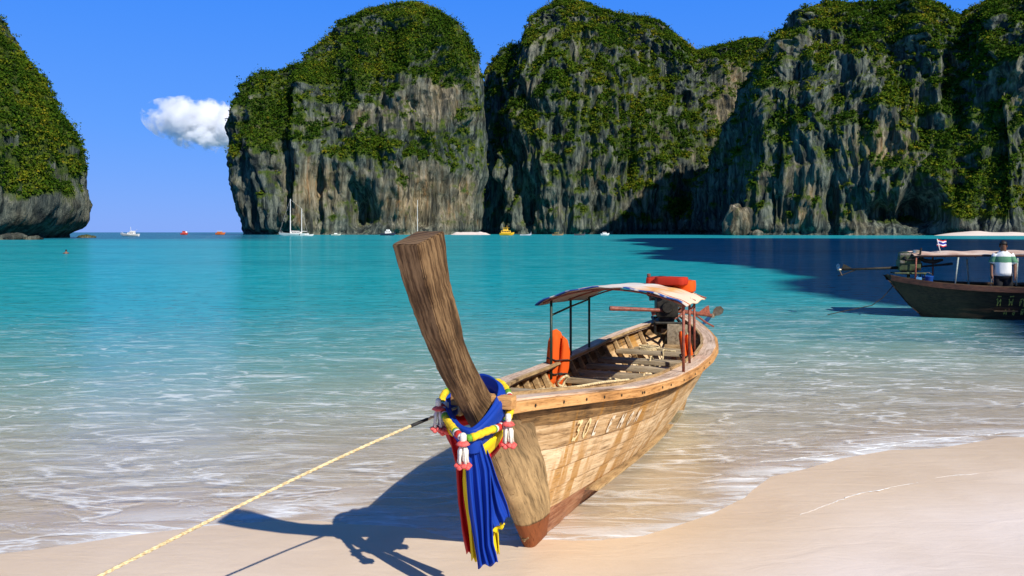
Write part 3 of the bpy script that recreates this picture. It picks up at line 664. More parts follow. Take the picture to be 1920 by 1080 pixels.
def prow(H, mat, root, topz=2.14, name='stem_post'):
    """one heavy timber: fills the bow ahead of the planking, then rises as the tall raked prow"""
    V = []; zs = np.r_[np.linspace(-.01, 1.13, 30), np.linspace(1.16, topz, 44)]; rj = np.random.default_rng(int(H.k * 10))
    bz = np.array([-.01, .3, .6, .9, 1.05, 1.13, 1.22, 1.33, 1.43, 1.6, 1.82, 2.02, 2.22]); bx = np.array([.30, .10, -.10, -.32, -.43, -.55, -.80, -.95, -1.07, -1.22, -1.35, -1.45, -1.53])
    for z in zs:
        xf = np.interp(z, *H.sf); xb = np.interp(z, bz, bx); up = np.clip((z - .95) / .3, 0, 1)
        wf = lerp(.016, .072, np.clip((z - .5) / 1.6, 0, 1)); wb = lerp(float(H.w(xb, z)) + .009, .070 + .012 * np.clip((z - 1.3) / .8, 0, 1), up)
        tilt = .28 * max(0, (z - 1.5) / .64) ** 2 * (1 if z < topz + .01 else 1)
        dz = lambda x: (x - xf) * .24 * np.clip((z - 1.9) / .24, 0, 1)
        jit = .004 * math.sin(z * 17)
        xm = xf + .10 * (xb - xf); xq = xf + .55 * (xb - xf)
        wm = lerp(wf, wb, .16) + .003; wq = lerp(wf, wb, .60)
        if z < 1.06: wm = max(wm, float(H.w(xm, z)) + .010); wq = max(wq, float(H.w(xq, z)) + .012)
        for x, y in ((xf, wf), (xm, wm), (xq, wq), (xb, wb + jit), (xb, -wb + jit), (xq, -wq), (xm, -wm), (xf, -wf)):
            jx, jy = (rj.normal(size=2) * .0011 if z > .25 else (0, 0)); V.append(np.array([x + jx + .003 * math.sin(z * 6 + y * 20), y + jy, z + dz(x)]) * H.k)
    n = 8; Fs = [[i * n + j, i * n + (j + 1) % n, (i + 1) * n + (j + 1) % n, (i + 1) * n + j] for i in range(len(zs) - 1) for j in range(n)]
    Fs += [list(range(n)), [(len(zs) - 1) * n + j for j in range(n)][::-1]]
    o = mesh_obj(name, V, [f[::-1] for f in Fs], mat, root)
    bm = bmesh.new(); bm.from_mesh(o.data); bmesh.ops.recalc_face_normals(bm, faces=bm.faces[:])
    sharp = [e for e in bm.edges if len(e.link_faces) == 2 and e.calc_face_angle(0) > math.radians(35)]
    bmesh.ops.bevel(bm, geom=sharp, offset=.006 * H.k, segments=2, affect='EDGES'); bm.to_mesh(o.data); bm.free(); auto_smooth(o, 40)
    co_ = np.array([v.co[:] for v in o.data.vertices]) / H.k
    add_attr(o, 'gu', co_[:, 2] * .85 - co_[:, 0] * .5); add_attr(o, 'gv', (co_[:, 0] - np.interp(co_[:, 2], *H.sf)) * .9 + co_[:, 1] * 1.0)
    return o

def rib(H, x, mat, root):
    zs = np.linspace(float(H.zline(x, .06)), float(H.zg(x)) - .03, 9); P = []
    for z in zs[::-1]: P.append(H.pt(x, z, -1, -.035))
    for z in zs: P.append(H.pt(x, z, 1, -.035))
    V = []; n = len(P); hw = .022
    for i, p in enumerate(P):
        inn = np.array([0, -np.sign(p[1]) * .8, .6]); inn /= np.linalg.norm(inn)
        for dx, q in ((-hw, 0), (hw, 0), (hw, .045), (-hw, .045)): V.append((p + np.array([dx, 0, 0]) + inn * q) * H.k)
    Fs = [[i * 4 + j, i * 4 + (j + 1) % 4, (i + 1) * 4 + (j + 1) % 4, (i + 1) * 4 + j] for i in range(n - 1) for j in range(4)] + [[0, 1, 2, 3], [(n - 1) * 4 + j for j in (3, 2, 1, 0)]]
    return mesh_obj('rib', V, Fs, mat, root)

def cross_plank(H, x, z, depth, thick, mat, root, name='thwart', inset=.03, bev=.006):
    zz = z; w = float(H.w(x, zz)) - inset; k = H.k
    return auto_smooth(MB().box((x * k, random.uniform(-.01, .01), z * k), (depth * k, 2 * w * k, thick * k), Matrix.Rotation(random.uniform(-.012, .012), 3, 'Z'), bev * k).build(name, mat, root), 40)

def stroke_letters(H, root, text, x0, z_t, dx, hgt, side, mat, name='painted_letter', slant=.25, wdt=.026, mirror=False):
    """hand-painted letters as brush strokes laid on the planking"""
    for li, strokes in enumerate(text):
        V = []; Fs = []
        for st in strokes:
            st = np.array(st, float); L = np.r_[0, np.cumsum(np.linalg.norm(np.diff(st, axis=0), axis=1))]; n = max(4, int(L[-1] / .12))
            q = np.linspace(0, L[-1], n); pts = np.stack([np.interp(q, L, st[:, 0]), np.interp(q, L, st[:, 1])], 1)
            tg = np.gradient(pts, axis=0); tg /= np.maximum(np.linalg.norm(tg, axis=1, keepdims=True), 1e-6)
            nn = np.stack([-tg[:, 1], tg[:, 0]], 1); b0 = len(V)
            for i in range(n):
                ww = wdt * (1 + .25 * math.sin(i * 1.7 + li)) / hgt
                for sg in (-1, 1):
                    u, v = pts[i] + nn[i] * ww * sg * .5
                    x = x0 + (li * dx + (u * .62 + v * slant * .4) * hgt) * (-1 if mirror else 1)
                    z = float(H.zline(x, z_t)) + v * hgt
                    V.append(H.pt(x, z, side, .020) * H.k)
            for i in range(n - 1):
                q4 = [b0 + 2 * i, b0 + 2 * i + 1, b0 + 2 * i + 3, b0 + 2 * i + 2]; Fs.append(q4)
        mesh_obj(name, V, Fs, mat, root)
GL = {'3': [[(0, 1), (.9, 1), (.45, .58), (.8, .5), (.85, .2), (.5, 0), (0, .05)]], '0': [[(.4, 1), (.1, .8), (.05, .3), (.35, 0), (.75, .15), (.85, .7), (.6, 1), (.4, 1)]],
      'L': [[(.1, 1), (.1, 0), (.8, 0)]], 'E': [[(.8, 1), (.1, 1), (.1, 0), (.8, 0)], [(.1, .5), (.65, .5)]], 'M': [[(.05, 0), (.1, 1), (.45, .4), (.8, 1), (.9, 0)]], 'N': [[(.1, 0), (.1, 1), (.8, 0), (.8, 1)]], 'O': [[(.4, 1), (.1, .8), (.1, .2), (.4, 0), (.75, .2), (.75, .8), (.4, 1)]], ' ': [],
      't1': [[(0, .75), (.15, .95), (.2, .7), (.2, 0)], [(.2, .2), (.7, .9), (.7, 0)], [(.1, 1.2), (.7, 1.2)]], 't2': [[(.1, .8), (.2, .95), (.25, .1), (.5, .7), (.75, .1), (.8, .95)], [(.2, 1.2), (.9, 1.25)]], 't3': [[(.2, .6), (.35, .75), (.3, .4), (.1, .1), (.1, .8), (.5, 1), (.8, .7), (.8, 0)]], 't4': [[(.1, .9), (.4, 1), (.7, .8), (.2, .4), (.3, .1), (.7, .1), (.75, .9)]]}

def long_tail_engine(root, c, yaw, shaft_dir, shaft_len, mats, tiller_dir, sz=1.0):
    """car engine on a swivel with tiller ahead and propeller shaft behind, in the boat's frame"""
    dark, steel, rust, light = mats; c = Vector(c); Rz = Matrix.Rotation(yaw, 3, 'Z')
    W = lambda p: c + Rz @ (Vector(p) * sz)
    e = auto_smooth(MB().box(W((0, 0, .20)), (.46 * sz, .26 * sz, .24 * sz), Rz, .02).box(W((.02, 0, .36)), (.38 * sz, .18 * sz, .12 * sz), Rz, .02).box(W((0, 0, .05)), (.34 * sz, .18 * sz, .12 * sz), Rz, .02).build('engine', dark, root), 40)
    RY0 = Rz @ Matrix.Rotation(math.pi / 2, 3, 'Y')
    def sub(name, mb, mat, sm=True):
        o = mb.build(name, mat, e)
        if sm: auto_smooth(o, 40)
        return o
    rr_ = random.Random(int(sz * 100))
    for nm, mt in (('carburettor', steel), ('fuel_pump', light), ('oil_filter', rust), ('bracket', steel), ('starter_motor', light), ('distributor', steel), ('hose', dark), ('hose', rust), ('bracket', rust)):
        q = (rr_.uniform(-.24, .2), rr_.choice((-1, 1)) * rr_.uniform(.12, .17), rr_.uniform(.1, .44))
        if nm == 'hose': sub(nm, MB().tube([W(q), W((q[0] - .06, q[1] * 1.4, q[2] + .05)), W((q[0] - .16, q[1] * 1.3, q[2] - .02)), W((q[0] - .22, q[1] * .6, q[2] - .08))], .014 * sz, 7), mt)
        elif nm in ('oil_filter', 'starter_motor', 'distributor'): sub(nm, MB().lathe([(.01, -.05 * sz), (.036 * sz, -.045 * sz), (.036 * sz, .04 * sz), (.012, .055 * sz)], W(q), 10, R=(RY0 if nm == 'starter_motor' else None)), mt)
        else: sub(nm, MB().box(W(q), (rr_.uniform(.05, .1) * sz, rr_.uniform(.04, .08) * sz, rr_.uniform(.04, .09) * sz), Rz @ Matrix.Rotation(rr_.uniform(-.5, .5), 3, 'X'), .006), mt)
    sub('valve_cover', MB().box(W((.02, 0, .44)), (.34 * sz, .11 * sz, .06 * sz), Rz, .015), steel)
    RY = Rz @ Matrix.Rotation(math.pi / 2, 3, 'Y')
    sub('flywheel', MB().lathe([(.02, -.03), (.06 * sz, -.03), (.07 * sz, 0), (.06 * sz, .03), (.02, .03)], W((-.25, 0, .2)), 18, R=RY), dark)
    sub('pulley', MB().lathe([(.02, -.02), (.07 * sz, -.02), (.055 * sz, 0), (.07 * sz, .02), (.02, .02)], W((-.27, .06, .40)), 14, R=RY), rust)
    sub('air_filter', MB().lathe([(.02, 0), (.11 * sz, 0), (.12 * sz, .03), (.11 * sz, .08), (.03, .1)], W((.06, -.12, .42)), 16), dark)
    sub('alternator', MB().lathe([(.03, -.07 * sz), (.065 * sz, -.06 * sz), (.065 * sz, .06 * sz), (.03, .07 * sz)], W((-.14, -.19, .26)), 12, R=RY), steel)
    sub('exhaust_pipe', MB().tube([W((.12, .12, .34)), W((.10, .20, .32)), W((-.04, .22, .34)), W((-.18, .22, .46)), W((-.20, .22, .60))], .022 * sz, 8), rust)
    sub('cylinder', MB().lathe([(.03, 0), (.075 * sz, .01), (.075 * sz, .16 * sz), (.04, .17 * sz)], W((-.16, .02, .38)), 12), light)
    fr = MB()
    for sy in (-1, 1):
        fr.tube([W((-.32, sy * .15, .02)), W((.34, sy * .15, .02))], .02 * sz, 6); fr.tube([W((-.30, sy * .15, .02)), W((-.30, sy * .15, -.10)), W((.0, sy * .06, -.16))], .016 * sz, 6)
    fr.tube([W((-.32, -.15, .02)), W((-.32, .15, .02))], .018 * sz, 6).tube([W((.3, -.15, .02)), W((.3, .15, .02))], .018 * sz, 6).tube([W((0, 0, .02)), W((0, 0, -.30))], .035 * sz, 8)
    sub('engine_frame', fr, dark)
    td = Vector(tiller_dir).normalized(); a = W((-.2, 0, .16))
    sub('tiller', MB().tube([a, a + td * .35 * sz, a + td * .72 * sz], [.02 * sz, .024 * sz, .028 * sz], 8), rust)
    sd = Vector(shaft_dir).normalized(); b = W((.24, 0, .14)); en = b + sd * shaft_len
    sh = MB().tube([b, b + sd * shaft_len * .35, en], [.035 * sz, .028 * sz, .022 * sz], 8).build('propeller_shaft', rust, root, True)
    up = (Vector((0, 0, 1)) - sd * sd.z).normalized(); sdv = sd.cross(up)
    pr = MB()
    for k in range(2):
        a2 = k * math.pi + .9; r = up * math.cos(a2) + sdv * math.sin(a2); t = sd.cross(r)
        base = en + sd * .01; V = []
        for q, wd in ((.02, .02), (.07, .055), (.12, .06), (.165, .03)):
            for sg in (-1, 1): V.append(base + r * q * sz * 1.15 + (t * .8 + sd * .5) * sg * wd * sz)
        V2 = [v + sd * .008 for v in V]; Fs = [[2 * i, 2 * i + 1, 2 * i + 3, 2 * i + 2] for i in range(3)]
        pr.add(V, Fs); pr.add(V2, [f[::-1] for f in Fs])
    pr.lathe([(.012, -.03), (.03 * sz, -.02), (.03 * sz, .03), (.008, .07)], en, 10, R=sd.to_track_quat('Z', 'Y').to_matrix())
    pr.build('propeller', light, sh)
    MB().add([en - sd * .30 * sz, en - sd * .05 * sz, en - sd * .02 * sz - up * .02, en - sd * .08 * sz + up * .13 * sz, en - sd * .13 * sz + up * .11 * sz],
             [[0, 1, 2, 3, 4]]).tube([en - sd * .34 * sz - up * .02, en - sd * .1 * sz - up * .10 * sz, en + sd * .06 * sz - up * .14 * sz], .012 * sz, 6).build('skeg', rust, sh)
    return e

WOOD_HULL = wood('bleached_plank', (0.82, 0.64, 0.42), (0.68, 0.48, 0.28), (0.20, 0.12, 0.055), stain=(0.42, 0.19, 0.02), uv=True)
WOOD_NAME = wood('weathered_name_plank', (0.66, 0.47, 0.27), (0.46, 0.29, 0.14), (0.13, 0.075, 0.035), stain=(0.42, 0.19, 0.02), uv=True)
WOOD_TOP = wood('worn_shaded_strake', (0.34, 0.20, 0.08), (0.15, 0.085, 0.035), (0.025, 0.016, 0.009), stain=(0.36, 0.17, 0.03), crack=.8, uv=True)  # worn dark strake; shade under the rub rail painted into its colour
WOOD_RAIL = wood('orange_rail', (0.66, 0.37, 0.15), (0.52, 0.26, 0.09), (0.20, 0.09, 0.03), uv=True)
WOOD_CAP = wood('silvered_cap', (0.72, 0.56, 0.44), (0.56, 0.40, 0.29), (0.16, 0.10, 0.06), crack=.8, uv=True)
WOOD_IN = wood('inside_timber', (0.52, 0.36, 0.18), (0.36, 0.23, 0.11), (0.09, 0.055, 0.025))
WOOD_GREY = wood('grey_thwart', (0.44, 0.35, 0.23), (0.31, 0.24, 0.15), (0.09, 0.065, 0.04), stretch=(9, 0.9, 9))
WOOD_PROW = wood('prow_timber', (0.25, 0.155, 0.075), (0.080, 0.042, 0.018), (0.010, 0.009, 0.005), rot=(0, math.radians(54), 0), stretch=(1.0, 8, 8), crack=.9, band=(0.20, (0.27, 0.085, 0.03)), bleach=(0.95, (0.58, 0.40, 0.20)), uv=True)
WOOD_BEAM = wood('orange_beam', (0.62, 0.34, 0.13), (0.50, 0.25, 0.09), (0.20, 0.09, 0.03), stretch=(9, 0.9, 9))
PAINT_BROWN = wood('brown_bottom_paint', (0.42, 0.20, 0.11), (0.27, 0.095, 0.04), (0.13, 0.045, 0.02), crack=.25, rough=.45)
LETTER = plain('cream_lettering', (0.86, 0.74, 0.42), (0.62, 0.46, 0.22), .7, 25)
LETTER_W = plain('white_lettering', (0.85, 0.80, 0.68), (0.62, 0.50, 0.34), .7, 25)
RUST = plain('rusty_red_paint', (0.30, 0.085, 0.05), (0.14, 0.045, 0.03), .55, 30)
GREEN_P = plain('dark_green_paint', (0.012, 0.04, 0.025), (0.02, 0.02, 0.012), .45, 20)
GREASE = plain('greasy_iron', (0.045, 0.040, 0.030), (0.012, 0.011, 0.009), .5, 14, metal=.5)
STEEL = plain('worn_steel', (0.28, 0.25, 0.20), (0.08, 0.07, 0.05), .42, 14, metal=.8)
ALLOY = plain('bright_bronze', (0.62, 0.56, 0.46), (0.36, 0.28, 0.18), .32, 14, metal=.8)
ROPE = plain('pale_rope', (0.72, 0.60, 0.36), (0.46, 0.34, 0.17), .85, 60, stretch=(1, 1, 1))
BLACK = plain('black_rubber', (0.012, 0.012, 0.012), (0.02, 0.02, 0.02), .6, 20)
ORANGE = cloth('orange_nylon', (0.80, 0.115, 0.012), trans=.12); RED_O = cloth('red_nylon', (0.50, 0.035, 0.015), trans=.1)
STRAP = plain('black_webbing', (0.015, 0.014, 0.013), (0.03, 0.028, 0.025), .8, 40)

# ---- the beached boat
PSI = math.radians(21); K0 = np.array([0.11, 5.55])
boat = empty('longtail_boat', (K0[0], K0[1], 0), math.pi / 2 - PSI)
tag(boat, 'beached wooden long-tail boat with tall bare prow and striped awning', 'boat')
H1 = Hull()
prow(H1, WOOD_PROW, boat)
for side in (-1, 1):
    for j in range(6):
        mt = [PAINT_BROWN, WOOD_HULL, WOOD_HULL, WOOD_HULL, WOOD_NAME, WOOD_TOP][j]
        plank(H1, EDG[j], EDG[j + 1], side, mt, boat)
xk = np.r_[np.linspace(.02, 5.0, 26), [5.3, 5.7, 6.05, 6.35]]
kb = MB(); V = []
for x in xk:
    zk = float(np.interp(x, *H1.keel))
    for y, z in ((-.03, zk + .05), (.03, zk + .05), (.03, zk - .03), (-.03, zk - .03)): V.append((x, y, z))
kb.add(V, [[i * 4 + j, i * 4 + (j + 1) % 4, (i + 1) * 4 + (j + 1) % 4, (i + 1) * 4 + j] for i in range(len(xk) - 1) for j in range(4)] + [[0, 1, 2, 3], [(len(xk) - 1) * 4 + j for j in range(4)]])
kb.build('keel', PAINT_BROWN, boat)
xs = np.r_[np.linspace(-.74, .3, 14), np.linspace(.45, 6.42, 46)]
ribbon(H1, xs, [(-.135, -.012), (-.135, .020), (.012, .024), (.014, -.008)], WOOD_CAP, boat, 'gunwale')
ribbon(H1, xs, [(.010, -.060), (.046, -.058), (.048, .008), (.012, .010)], WOOD_RAIL, boat, 'rub_rail')
ribbon(H1, np.linspace(-.55, 5.9, 50), [(-.168, .018), (-.168, .040), (-.138, .042), (-.138, .016)], WOOD_IN, boat, 'inner_rail')
for x in np.arange(-.05, 6.0, .36): rib(H1, float(x), WOOD_IN, boat)
for x, z in ((1.35, .70), (2.1, .66), (2.85, .645), (3.3, .64), (3.8, .64), (4.3, .64), (4.62, .60), (5.0, .65), (5.45, .62)): cross_plank(H1, x, z, (.15 if x not in (4.62,) else .09), .05, WOOD_GREY, boat)
for j, y in enumerate(np.linspace(-.30, .30, 6)):      # bottom boards
    V = []
    xb = np.linspace(.9, 5.4, 20)
    for x in xb:
        z = float(np.interp(x, *H1.vk)) + .20
        yy = y * min(1, float(H1.b(x)) / .7)
        for a, b_ in ((-.047, 0), (.047, 0), (.047, .018), (-.047, .018)): V.append((x, yy + a, z + b_))
    mesh_obj('floor_board', V, [[i * 4 + q, i * 4 + (q + 1) % 4, (i + 1) * 4 + (q + 1) % 4, (i + 1) * 4 + q] for i in range(19) for q in range(4)] + [[0, 1, 2, 3], [76, 77, 78, 79]], WOOD_IN, boat)
for i, (x, l) in enumerate(((-.30, .2), (-.12, .3), (.07, .42), (.26, .5))):     # short fore deck
    z = float(H1.zg(x)) - .03; w = float(H1.w(x, z)) - .12
    auto_smooth(MB().box((x, 0, z), (.17, 2 * w, .03), None, .005).build('deck_board', WOOD_GREY, boat), 40)
auto_smooth(MB().box((-.79, 0, 1.185), (.085, .40, .075), None, .008).build('bow_beam', WOOD_BEAM, boat), 40)
auto_smooth(MB().box((6.2, 0, .80), (.34, .36, .08), None, .01).box((6.3, 0, .68), (.12, .16, .3), None, .01).build('stern_block', WOOD_IN, boat), 40)
bolt = None
for x in (-.5, -.18, .1, .35, .62, .98, 1.02, 1.5, 1.75, 2.2, 2.7, 3.2, 3.6):      # bolt heads along the near rail
    zg = float(H1.zg(x)) - .026; w = float(H1.w(x, float(H1.zg(x)))) + .048
    if bolt is None:
        bolt = MB().lathe([(.004, 0), (.011, .001), (.010, .005), (.003, .007)], (0, 0, 0), 8, R=Matrix.Rotation(math.pi / 2, 3, 'X')).build('bolt', GREASE, boat); bb = bolt
    else: bb = bolt.copy(); COL.objects.link(bb); bb.parent = boat
    bb.location = (x, -w, zg)
stroke_letters(H1, boat, [GL['3'], GL['0']], .13, .700, .15, .125, -1, LETTER)
stroke_letters(H1, boat, [GL['L']], .45, .700, .12, .11, -1, LETTER_W)
stroke_letters(H1, boat, [GL['E'], GL['M'], GL['O'], GL['M']], .70, .695, .19, .105, -1, LETTER_W)

# awning
def arch_z(y, x): return (1.505 + .165 * (1 - (y / .70) ** 2) if y > 0 else 1.55 + .12 * (1 - (y / .70) ** 2)) - .045 * (x - 2.3)
POSTS = [(2.35, .60, GREEN_P), (3.22, .66, GREEN_P), (4.0, .665, GREEN_P), (2.40, -.70, RUST), (3.15, -.645, RUST), (4.02, -.57, RUST)]
for x, y, mt in POSTS:
    zb = float(H1.zg(x)) - (.12 if y > 0 else -.015)
    MB().tube([(x, y, zb), (x, y + .0, arch_z(y, x) - .01)], .014, 8).build('awning_post', mt, boat, True)
MB().tube([(2.35, .60, 1.37), (3.22, .66, 1.38), (4.0, .665, 1.40)], .011, 8).build('awning_rail', GREEN_P, boat, True)
MB().tube([(2.40, -.70, 1.50), (3.15, -.645, 1.47), (4.02, -.57, 1.45)], .011, 8).build('awning_rail', RUST, boat, True)
MB().tube([(3.15, -.645, 1.38), (4.02, -.57, 1.37)], .011, 8).build('awning_rail', RUST, boat, True)
for x in (2.33, 3.2, 4.05): MB().tube([(x, y, arch_z(y, x) - .022) for y in np.linspace(-.70, .68, 15)], .010, 6).build('awning_bow', RUST, boat, True)
m, nt, o = new_mat('striped_awning'); g = NT(nt)
sp_ = g.n('SeparateXYZ'); nt.links.new(g.n('TexCoord').outputs['Object'], sp_.inputs[0]); X_, Y_ = sp_.outputs[0], sp_.outputs[1]
nz = g.noise(g.coord(), 3.0, 4, .6)
top = g.ramp(g.math('ADD', g.rng(Y_, .7, -.7), g.math('MULTIPLY', g.math('SUBTRACT', nz, .5), .35)), [(.0, (.55, .42, .30)), (.35, (.70, .62, .55)), (.6, (.80, .76, .72)), (.78, (.82, .42, .12)), (.9, (.85, .72, .55))])
seg = g.math('GREATER_THAN', g.math('FRACT', g.math('MULTIPLY', Y_, 5.5)), .45)
seg = g.rng(g.noise(g.coord(scale=(.2, 1, .2)), 7.0, 2, .4), .50, .54)
bord = g.mix(seg, (.62, .58, .52), (.03, .09, .33))
col = g.mix(g.rng(g.math('ADD', X_, g.math('MULTIPLY', nz, .03)), 2.345, 2.36, 1.0, 0.0), top, bord)
redb = g.math('MULTIPLY', g.rng(g.math('ABSOLUTE', g.math('SUBTRACT', X_, 2.43)), .03, .04, 1.0, 0.0), g.rng(nz, .48, .56))
col = g.mix(redb, col, (.55, .10, .05))
geo = g.n('NewGeometry')
a = g.bsdf(col, .7, g.bump(g.noise(g.coord(), 6, 4), .4, .02), .2); t = g.n('BsdfTranslucent'); g.put(t.inputs[0], col); ms = g.n('MixShader'); ms.inputs[0].default_value = .18
nt.links.new(a, ms.inputs[1]); nt.links.new(t.outputs[0], ms.inputs[2]); nt.links.new(ms.outputs[0], o.inputs[0]); AWN = m
V = []; nx_, ny_ = 26, 34
for layer in (0, .012):
    for i in range(nx_):
        x = lerp(2.24, 4.14, i / (nx_ - 1))
        for j in range(ny_):
            y = lerp(-.755, .735, j / (ny_ - 1)); sag = .010 * math.sin((x - 2.33) / .87 * math.pi * 2 + math.pi / 2)
            flare = .02 * max(0, (abs(y) - .66) / .09)
            yy = y * (1 - .10 * max(0, (x - 2.3) / 1.8) * (1 if y < 0 else 0))
            V.append((x, yy, arch_z(y, x) + layer - sag * .5 - flare + .006 * math.sin(y * 23 + x * 5)))
n0 = nx_ * ny_; Qd = grid_quads(nx_, ny_); Fs = [list(q[::-1]) for q in Qd] + [[i + n0 for i in q] for q in Qd]
bd = [i * ny_ for i in range(nx_)] + [(nx_ - 1) * ny_ + j for j in range(1, ny_)] + [i * ny_ + ny_ - 1 for i in range(nx_ - 2, -1, -1)] + [j for j in range(ny_ - 2, 0, -1)]
for a_, b_ in zip(bd, bd[1:] + bd[:1]): Fs.append([a_, b_, b_ + n0, a_ + n0])
aw = mesh_obj('awning', V, Fs, AWN, boat, True); aw['label'] = 'arched awning cloth in white and orange with a blue chequered edge'
long_tail_engine(boat, (6.10, .12, .93), math.radians(14), (.84, -.54, -.16), 1.05, (GREASE, STEEL, RUST, ALLOY), (-.50, .86, .05), 1.15)

# ------------------------------------------------------------------ cloths, garland and gear on the boat
def W1(x, y, z):   # boat frame -> world
    a = np.array([math.sin(PSI), math.cos(PSI)]); q = np.array([-math.cos(PSI), math.sin(PSI)])
    P = K0 + a * x + q * y; return Vector((P[0], P[1], z))
BLUE = cloth('royal_blue_satin', (0.010, 0.055, 0.40), rough=.5, trans=.12); YEL = cloth('lemon_satin', (0.90, 0.68, 0.015), rough=.5, trans=.22); REDC = cloth('red_satin', (0.52, 0.008, 0.012), rough=.5, trans=.15)
def solid(o, th=.004):
    md = o.modifiers.new('Solidify', 'SOLIDIFY'); md.thickness = th; md.offset = 0; return o
def drape(lines, depth_y, pleats, amp, n=40, mcol=36, seed=0, curl=.0):
    """hanging cloth between a left and a right edge line of photo points (x, y), at distance depth_y, with pleats running down"""
    L, R = [np.array(q, float) for q in lines]; V = []
    for i in range(n):
        t = i / (n - 1)
        l = [np.interp(t, np.linspace(0, 1, len(L)), L[:, k]) for k in (0, 1)]; r = [np.interp(t, np.linspace(0, 1, len(R)), R[:, k]) for k in (0, 1)]
        for j in range(mcol):
            q = j / (mcol - 1); d0 = depth_y if not callable(depth_y) else depth_y(t, q)
            ph = q * pleats * 2 * math.pi + seed + .7 * math.sin(t * 2.2 + seed) * t
            d = d0 + amp * (.25 + .75 * min(1, t * 2.5)) * (math.sin(ph) + .4 * math.sin(ph * 1.9 + 1 + seed)) + curl * (q - .5) ** 2
            p = px(lerp(l[0], r[0], q) + 1.2 * math.sin(t * 9 + q * 5 + seed), lerp(l[1], r[1], q) + (3.5 * math.sin(q * 11 + seed) if i == n - 1 else 0), d)
            V.append(p)
    return V, [list(q) for q in grid_quads(n, mcol)]
def loop_band(pts, wid, thick, twist_pleats, n=96, m=20, closed=True):
    """pleated band of cloth along a closed path; wid along the outward-down side, thin the other way"""
    P = np.array([list(p) for p in pts]); k = len(P); C = P.mean(0)
    tt = np.linspace(0, k, n, endpoint=False); V = []
    def cr(t):
        i = int(math.floor(t)); f = t - i; p = [P[(i + q) % k] for q in (-1, 0, 1, 2)]
        return .5 * ((2 * p[1]) + (-p[0] + p[2]) * f + (2 * p[0] - 5 * p[1] + 4 * p[2] - p[3]) * f * f + (-p[0] + 3 * p[1] - 3 * p[2] + p[3]) * f ** 3)
    for t in tt:
        c = cr(t); tg = cr(t + .02) - c; tg /= np.linalg.norm(tg); rad = c - C; rad -= tg * rad.dot(tg); rad /= max(np.linalg.norm(rad), 1e-6); bn = np.cross(tg, rad)
        wv = wid if not callable(wid) else wid(t / k)
        for j in range(m):
            th = 2 * math.pi * j / m; rr = 1 + .16 * math.sin(th * twist_pleats + t * .8)
            V.append(c + bn * math.cos(th) * wv * rr + rad * math.sin(th) * thick * rr)
    Fs = [[i * m + j, i * m + (j + 1) % m, ((i + 1) % n) * m + (j + 1) % m, ((i + 1) % n) * m + j] for i in range(n) for j in range(m)]
    return V, Fs, cr, k
# blue sash: a loop around the prow and two long tails
bl = [px(858, 752, 5.02), px(885, 728, 5.10), px(912, 720, 5.04), px(938, 736, 4.92), px(941, 764, 4.80), px(925, 793, 4.66), px(893, 822, 4.53), px(866, 818, 4.55), px(846, 792, 4.72), px(842, 768, 4.92)]
sash = empty('blue_sash', W1(-.9, 0, 1.05)); tag(sash, 'royal blue satin sash looped round the prow with long pleated tails', 'sash')
def child(o, root):
    o.parent = root; o.matrix_parent_inverse = Matrix.Translation(-Vector(root.location)); return o
V, Fs, cr, k = loop_band(bl, lambda t: .068 + .026 * math.exp(-((t - .42) / .16) ** 2), .026, 5)
child(mesh_obj('sash_loop', V, Fs, BLUE, None, True), sash)
V, Fs = drape(([(872, 822), (874, 880), (880, 960), (890, 1030), (897, 1064)], [(903, 826), (918, 880), (924, 960), (925, 1020), (933, 1056)]), 4.50, 3.4, .018, seed=1.0)
child(solid(mesh_obj('sash_tail', V, Fs, BLUE, None, True)), sash)
V, Fs = drape(([(888, 826), (905, 880), (912, 930), (917, 975), (922, 996)], [(903, 822), (922, 866), (938, 910), (949, 945), (956, 968)]), 4.56, 2.3, .014, seed=2.2)
child(solid(mesh_obj('sash_tail', V, Fs, BLUE, None, True)), sash)
auto_smooth(child(MB().lathe([(.012, -.055), (.040, -.045), (.050, 0), (.042, .045), (.012, .06)], px(886, 832, 4.50), 14).build('sash_knot', BLUE, None), sash), 50)
yel = empty('yellow_sash', W1(-.88, 0, 1.0)); tag(yel, 'bright yellow satin sash tied under the blue one on the prow', 'sash')
V, Fs, _, _ = loop_band([px(862, 770, 5.05), px(905, 752, 5.10), px(948, 768, 4.86), px(942, 800, 4.74), px(922, 830, 4.62), px(897, 848, 4.545), px(868, 836, 4.60), px(845, 802, 4.76), px(832, 758, 4.92)], lambda t: .030 + .016 * math.exp(-((t - .45) / .15) ** 2), .020, 4)
child(mesh_obj('sash_loop', V, Fs, YEL, None, True), yel)
V, Fs = drape(([(866, 850), (868, 900), (874, 960), (884, 1048)], [(878, 850), (884, 900), (890, 960), (896, 1052)]), 4.545, 1.6, .012, seed=.4, mcol=18)
child(solid(mesh_obj('sash_tail', V, Fs, YEL, None, True)), yel)
V, Fs = drape(([(900, 870), (908, 930), (916, 980), (928, 1036)], [(915, 870), (925, 930), (932, 980), (938, 1036)]), 4.60, 1.4, .012, seed=3.4, mcol=18)
child(solid(mesh_obj('sash_tail', V, Fs, YEL, None, True)), yel)
V, Fs = drape(([(918, 985), (921, 992), (925, 1000)], [(945, 978), (946, 983), (945, 988)]), 4.57, 1.0, .006, n=10, mcol=12, seed=5.0)
child(solid(mesh_obj('sash_fold', V, Fs, YEL, None, True)), yel)
red = empty('scarlet_sash', W1(-.86, 0, .95)); tag(red, 'deep red satin sash hanging behind the blue and yellow sashes', 'sash')
